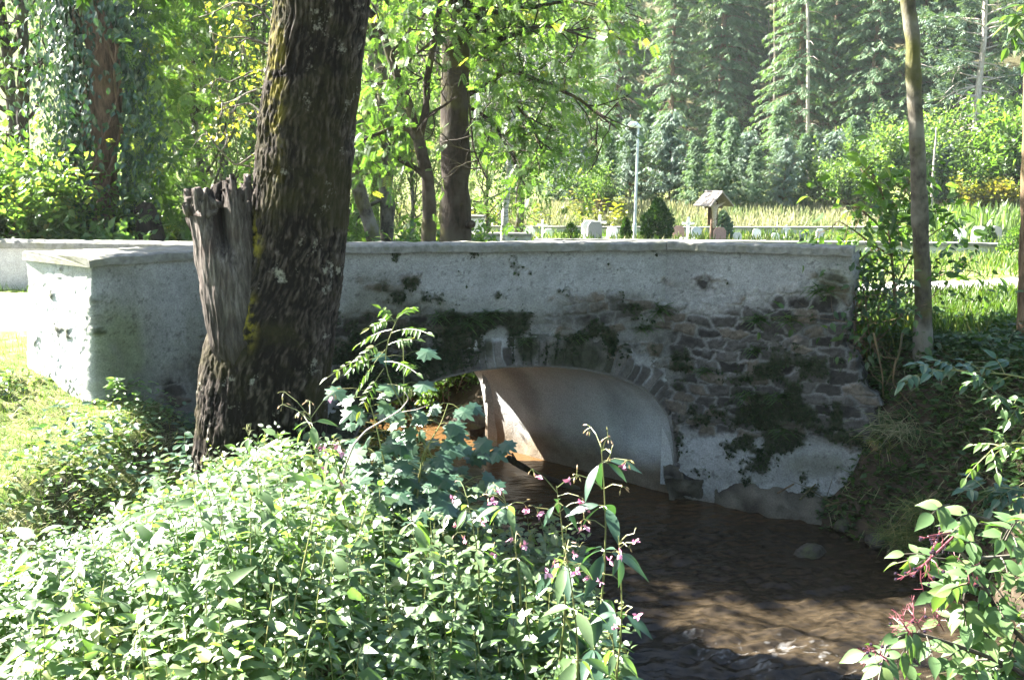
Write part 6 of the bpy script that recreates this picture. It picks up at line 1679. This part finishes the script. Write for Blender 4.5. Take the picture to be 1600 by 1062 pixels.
# wayside shrine: post, pitched board roof, carved figure
SY = 33.0
sh = thing('wayside_shrine', 'wooden wayside crucifix post under a small pitched board roof', 'shrine', at(1116, SY)); l = np.array(sh.location)
ridge = PY(1112, 301, SY); eL = PY(1093, 322, SY); eR = PY(1137, 325, SY); cx = (eL[0] + eR[0]) / 2
b_ = B(); zp = ridge[2] - .12; b_.box((cx, SY, (l[2] + zp) / 2), (.17, .17, zp - l[2] + .2), .1, .5, .01); b_.box((cx, SY, eL[2] - .02), (.62, .10, .10), .1, .5, .008)
b_.build('post', TIMB, sh, loc=l)
rfm = B(); rot_ = .38                          # ridge swung a little, so the right slope turns to the viewer
hx_, dz_ = .46, .46; half = .52
cR, sR = math.cos(rot_), math.sin(rot_)
def tr(x, y, z): return np.array([cx + x * cR - y * sR, SY + x * sR + y * cR, ridge[2] + z])
for sg in (-1, 1):
    nb = 5
    for k in range(nb):
        a0, a1 = -half + 2 * half * k / nb + .006, -half + 2 * half * (k + 1) / nb - .006
        V = [tr(0, a0, .0), tr(0, a1, .0), tr(sg * hx_, a1, -dz_), tr(sg * hx_, a0, -dz_)]; V += [v + np.array([sg * .02, 0, .03]) for v in V]
        rfm.add(V, [(0, 1, 2, 3), (7, 6, 5, 4), (0, 4, 5, 1), (1, 5, 6, 2), (2, 6, 7, 3), (3, 7, 4, 0)])
rfm.build('roof', BOARD, sh, loc=l)
rb_ = B(); rb_.tube([tr(0, -half, .035), tr(0, half, .035)], .035, 8); rb_.build('ridge_board', BOARD, sh, loc=l)
bk_ = B(); bk_.box((cx, SY + .1, eL[2] - .25), (.34, .03, .8), .1); bk_.build('back_board', TIMB, sh, loc=l)
fg = bmesh_fig = B(); f0 = np.array([cx, SY - .16, eL[2] - .75])
me = bpy.data.meshes.new('figure')
J = {'hip': (0, 0, .42), 'chest': (0, 0, .72), 'neck': (0, -.01, .80), 'head': (.02, -.04, .90), 'sl': (-.10, 0, .76), 'el': (-.24, 0, .82), 'hl': (-.37, .02, .90), 'sr': (.10, 0, .76), 'er': (.24, 0, .82), 'hr': (.37, .02, .90), 'kl': (-.035, -.05, .20), 'fl': (-.01, .0, .0), 'kr': (.035, -.05, .20), 'fr': (.015, -.02, .01)}
names = list(J); E = [('hip', 'chest'), ('chest', 'neck'), ('neck', 'head'), ('chest', 'sl'), ('sl', 'el'), ('el', 'hl'), ('chest', 'sr'), ('sr', 'er'), ('er', 'hr'), ('hip', 'kl'), ('kl', 'fl'), ('hip', 'kr'), ('kr', 'fr')]
rad = {'hip': .085, 'chest': .10, 'neck': .04, 'head': .065, 'sl': .045, 'el': .033, 'hl': .022, 'sr': .045, 'er': .033, 'hr': .022, 'kl': .045, 'fl': .028, 'kr': .045, 'fr': .028}
me.from_pydata([tuple(f0 + np.array(J[k]) - l) for k in names], [(names.index(a), names.index(b)) for a, b in E], [])
fo_ = bpy.data.objects.new('figure', me); COL.objects.link(fo_); fo_.parent = sh; fo_.modifiers.new('skin', 'SKIN')
for k, nme in enumerate(names): me.skin_vertices[0].data[k].radius = (rad[nme],) * 2
me.skin_vertices[0].data[0].use_root = True
sm_ = fo_.modifiers.new('sub', 'SUBSURF'); sm_.levels = sm_.render_levels = 1; me.materials.append(CARV)
# gravestones
def grave(kind, label, px, Y, sc=1.0, rz=0.0):
    root = thing({'cross': 'grave_cross', 'slab': 'gravestone', 'round': 'gravestone'}[kind], label, 'gravestone', at(px, Y), 'graves in the churchyard', rz); b_, c_ = B(), B()
    root.scale = (sc * .85, sc * .85, sc * .72)
    b_.box((0, 0, .06), (.75, .32, .24), 0, .5, .015); b_.box((0, -.75, .03), (.85, 1.3, .14), 0, .5, .02)
    mat = {'w': WHITE, 'g': GRAN, 'r': REDG}[grave.mat]
    if kind == 'cross':
        c_.box((0, 0, .72), (.12, .10, 1.10), 0, .5, .012); c_.box((0, -.004, .92), (.56, .092, .12), 0, .5, .012)
    else:
        w_, n = .30, 14
        if kind == 'round': pr = [(-w_, .18), (w_, .18)] + [(w_ * math.cos(t), .72 + .26 * math.sin(t)) for t in np.linspace(0, math.pi, n)]
        else: pr = [(-w_, .18), (w_, .18), (w_, .78), (w_ * .6, .98), (-w_ * .6, .98), (-w_, .78)]
        k = len(pr); V = [(x, -.08, z) for x, z in pr] + [(x, .08, z) for x, z in pr]
        Q = [(j, (j + 1) % k, k + (j + 1) % k, k + j) for j in range(k)]; T = [(0, j, j + 1) for j in range(1, k - 1)] + [(k, k + j + 1, k + j) for j in range(1, k - 1)]
        c_.add(V, Q, T)
    b_.build('base', GRAN if grave.mat != 'w' else WHITE, root); c_.build({'cross': 'cross', 'slab': 'headstone', 'round': 'headstone'}[kind], mat, root)
for kind, mt, px, Y, sc, lab in [('slab', 'w', 828, 38, .8, 'white gravestone right of the birch stem'), ('cross', 'w', 848, 39, .9, 'white grave cross between the birch and the rose bush'), ('slab', 'w', 858, 41, .7, 'small white gravestone behind the white cross'), ('slab', 'g', 930, 36, 1.05, 'tall dark sided gravestone left of the lamp post'), ('slab', 'w', 922, 36.3, 1.15, 'tall white gravestone beside the dark sided one'), ('cross', 'w', 938, 38, 1.1, 'white grave cross left of the small dark arborvitae'), ('round', 'w', 958, 37, .8, 'rounded white gravestone left of the small arborvitae'), ('round', 'r', 1062, 38, .85, 'reddish rounded gravestone right of the big arborvitae'), ('cross', 'w', 1077, 37, 1.0, 'white grave cross left of the shrine post'), ('round', 'w', 1090, 40, .8, 'rounded white gravestone behind the shrine on its left'), ('slab', 'r', 1127, 32, .8, 'reddish brown gravestone at the foot of the shrine'), ('slab', 'w', 1155, 34, 0.58, 'white gravestone right of the blue green bush'), ('round', 'w', 1185, 37, 0.61, 'rounded white gravestone in the middle of the right churchyard'), ('slab', 'w', 1215, 35, 0.54, 'broad white gravestone left of the sapling'), ('cross', 'w', 1232, 39, 0.61, 'white grave cross before the pale meadow'), ('round', 'g', 1258, 36, 0.54, 'rounded grey gravestone left of the sapling top'), ('slab', 'w', 1285, 38, 0.61, 'white gravestone just left of the sapling leaves'), ('slab', 'w', 1505, 32, .75, 'large white gravestone right of the slim trunk'), ('slab', 'w', 1535, 33, .9, 'largest white gravestone near the right edge'), ('round', 'g', 1560, 34, .9, 'grey gravestone right of the largest white one')]:
    grave.mat = mt; grave(kind, lab, px, Y, sc, (px % 7 - 3) * .05)
# clipped evergreens and bushes among the graves
def cone_bush(name, label, px, Y, w_, h, mat, seed, tm=OVSIM, n=2600, ls=.09):
    rng = np.random.default_rng(seed); root = thing(name, label, 'bush', at(px, Y)); wd = B(); wd.tube([(0, 0, -.1), (0, 0, h * .4), (0, 0, h * .8)], [.05, .035, .012], 7)
    for k in range(14): a = k * 2.4; z = h * (.12 + .7 * k / 14); wd.tube([(0, 0, z), (math.cos(a) * w_ * .35, math.sin(a) * w_ * .35, z + .15)], [.014, .005], 4)
    wd.build('trunk', BARK_BROWN, root)
    t = rng.uniform(0, 1, n) ** .8; a = rng.uniform(0, 6.28, n); pr = np.sin(np.pi * (.12 + .88 * t) ** .8) ** .8 * w_ / 2
    r = pr * np.sqrt(rng.uniform(.15, 1, n)) * (1 + .25 * vn(np.column_stack([np.cos(a) * 2, np.sin(a) * 2, t * 5]), seed))
    pos = np.column_stack([np.cos(a) * r, np.sin(a) * r, t * h]); lb = B()
    lb.inst(tm, pos, nrm(np.column_stack([np.cos(a) * .6, np.sin(a) * .6, np.full(n, .7)]) + rng.normal(size=(n, 3)) * .35), nrm(np.column_stack([np.cos(a), np.sin(a), np.full(n, .6)]) + rng.normal(size=(n, 3)) * .4), ls * rng.uniform(.6, 1.3, n), np.clip(.4 + rng.normal(size=n) * .25, 0, 1))
    lb.build('foliage', mat, root); return root
cone_bush('arborvitae', 'dark rounded evergreen bush right of the street lamp', 1029, 34, 1.15, 1.55, L_DEEP, 431, RHOMB, 3400, .12)
cone_bush('arborvitae', 'small narrow dark evergreen left of the lamp post', 979, 35, .38, .85, L_DEEP, 432, RHOMB, 1200, .09)
cone_bush('rose_bush', 'loose leafy rose bush behind the parapet right of the birch', 893, 29, .6, .85, L_BRIGHT, 433, OVSIM, 420, .09)
cone_bush('juniper_bush', 'blue green conical bush just right of the shrine post', 1131, 34.5, .75, 1.05, L_PINE, 434, RHOMB, 1700, .10)
cone_bush('box_bush', 'low green clipped bush right of the slim trunk behind the wall', 1485, 31, .6, .55, L_DEEP, 435, RHOMB, 1000, .08)
cone_bush('grave_shrub', 'small dark shrub near the right end of the churchyard wall', 1552, 30, .5, .7, L_DEEP, 436, RHOMB, 900, .08)
cone_bush('wall_end_bush', 'bright bush at the right end of the churchyard wall', 1596, 25.5, .9, .9, L_BRIGHT, 437, OVSIM, 1200, .10)
# meadow
blades('meadow_grass', 'tall pale seeding grass in the meadow behind the churchyard', 'grass', 26000, (-6, 34), (45, 54), L_STRAW, .55, lambda x, y: y < forest_edge(x) + 2, 441, (BLADE[0] * np.array([2.2, 1, 1]), BLADE[1], BLADE[2]), .7)
blades('churchyard_grass', 'pale grass between the graves', 'grass', 9000, (-3, 26), (28, 44), L_GRASS, .30, lambda x, y: x > -50, 442, (BLADE[0] * np.array([3, 1, 1]), BLADE[1], BLADE[2]), .5)
blades('corn', 'rows of pale green maize at the right behind the churchyard', 'maize', 2600, (17.5, 27), (38, 46), L_CORN, 1.15, lambda x, y: np.abs((y * 1.3) % 1 - .5) < .3, 443, (BLADE[0] * np.array([2.6, 1, 1]), BLADE[1], BLADE[2]), .45)
weeds('goldenrod', 'bright yellow green weeds along the back wall beyond the birch', 2600, (-2.5, 5.5), (45.2, 47.5), L_YELLOW, .25, lambda x, y: x > -9, 444, OVSIM, (.1, 1.3))

# ---------------------------------------------------------------- haze
hz = B()
prism(hz, [np.array([-175., -14.]), np.array([175., -14.]), np.array([175., 275.]), np.array([-175., 275.])], -2.0, 48.0)
hm = bpy.data.materials.new('haze'); hm.use_nodes = True
hm.node_tree.nodes.remove(hm.node_tree.nodes['Principled BSDF'])
pv = hm.node_tree.nodes.new('ShaderNodeVolumePrincipled')
pv.inputs['Color'].default_value = (.84, .93, .97, 1)
pv.inputs['Density'].default_value = .00026
pv.inputs['Anisotropy'].default_value = .35
hm.node_tree.links.new(pv.outputs[0], hm.node_tree.nodes['Material Output'].inputs['Volume'])
stuff(hz.build('haze', hm), 'thin pale haze filling the sunlit valley air', 'haze')
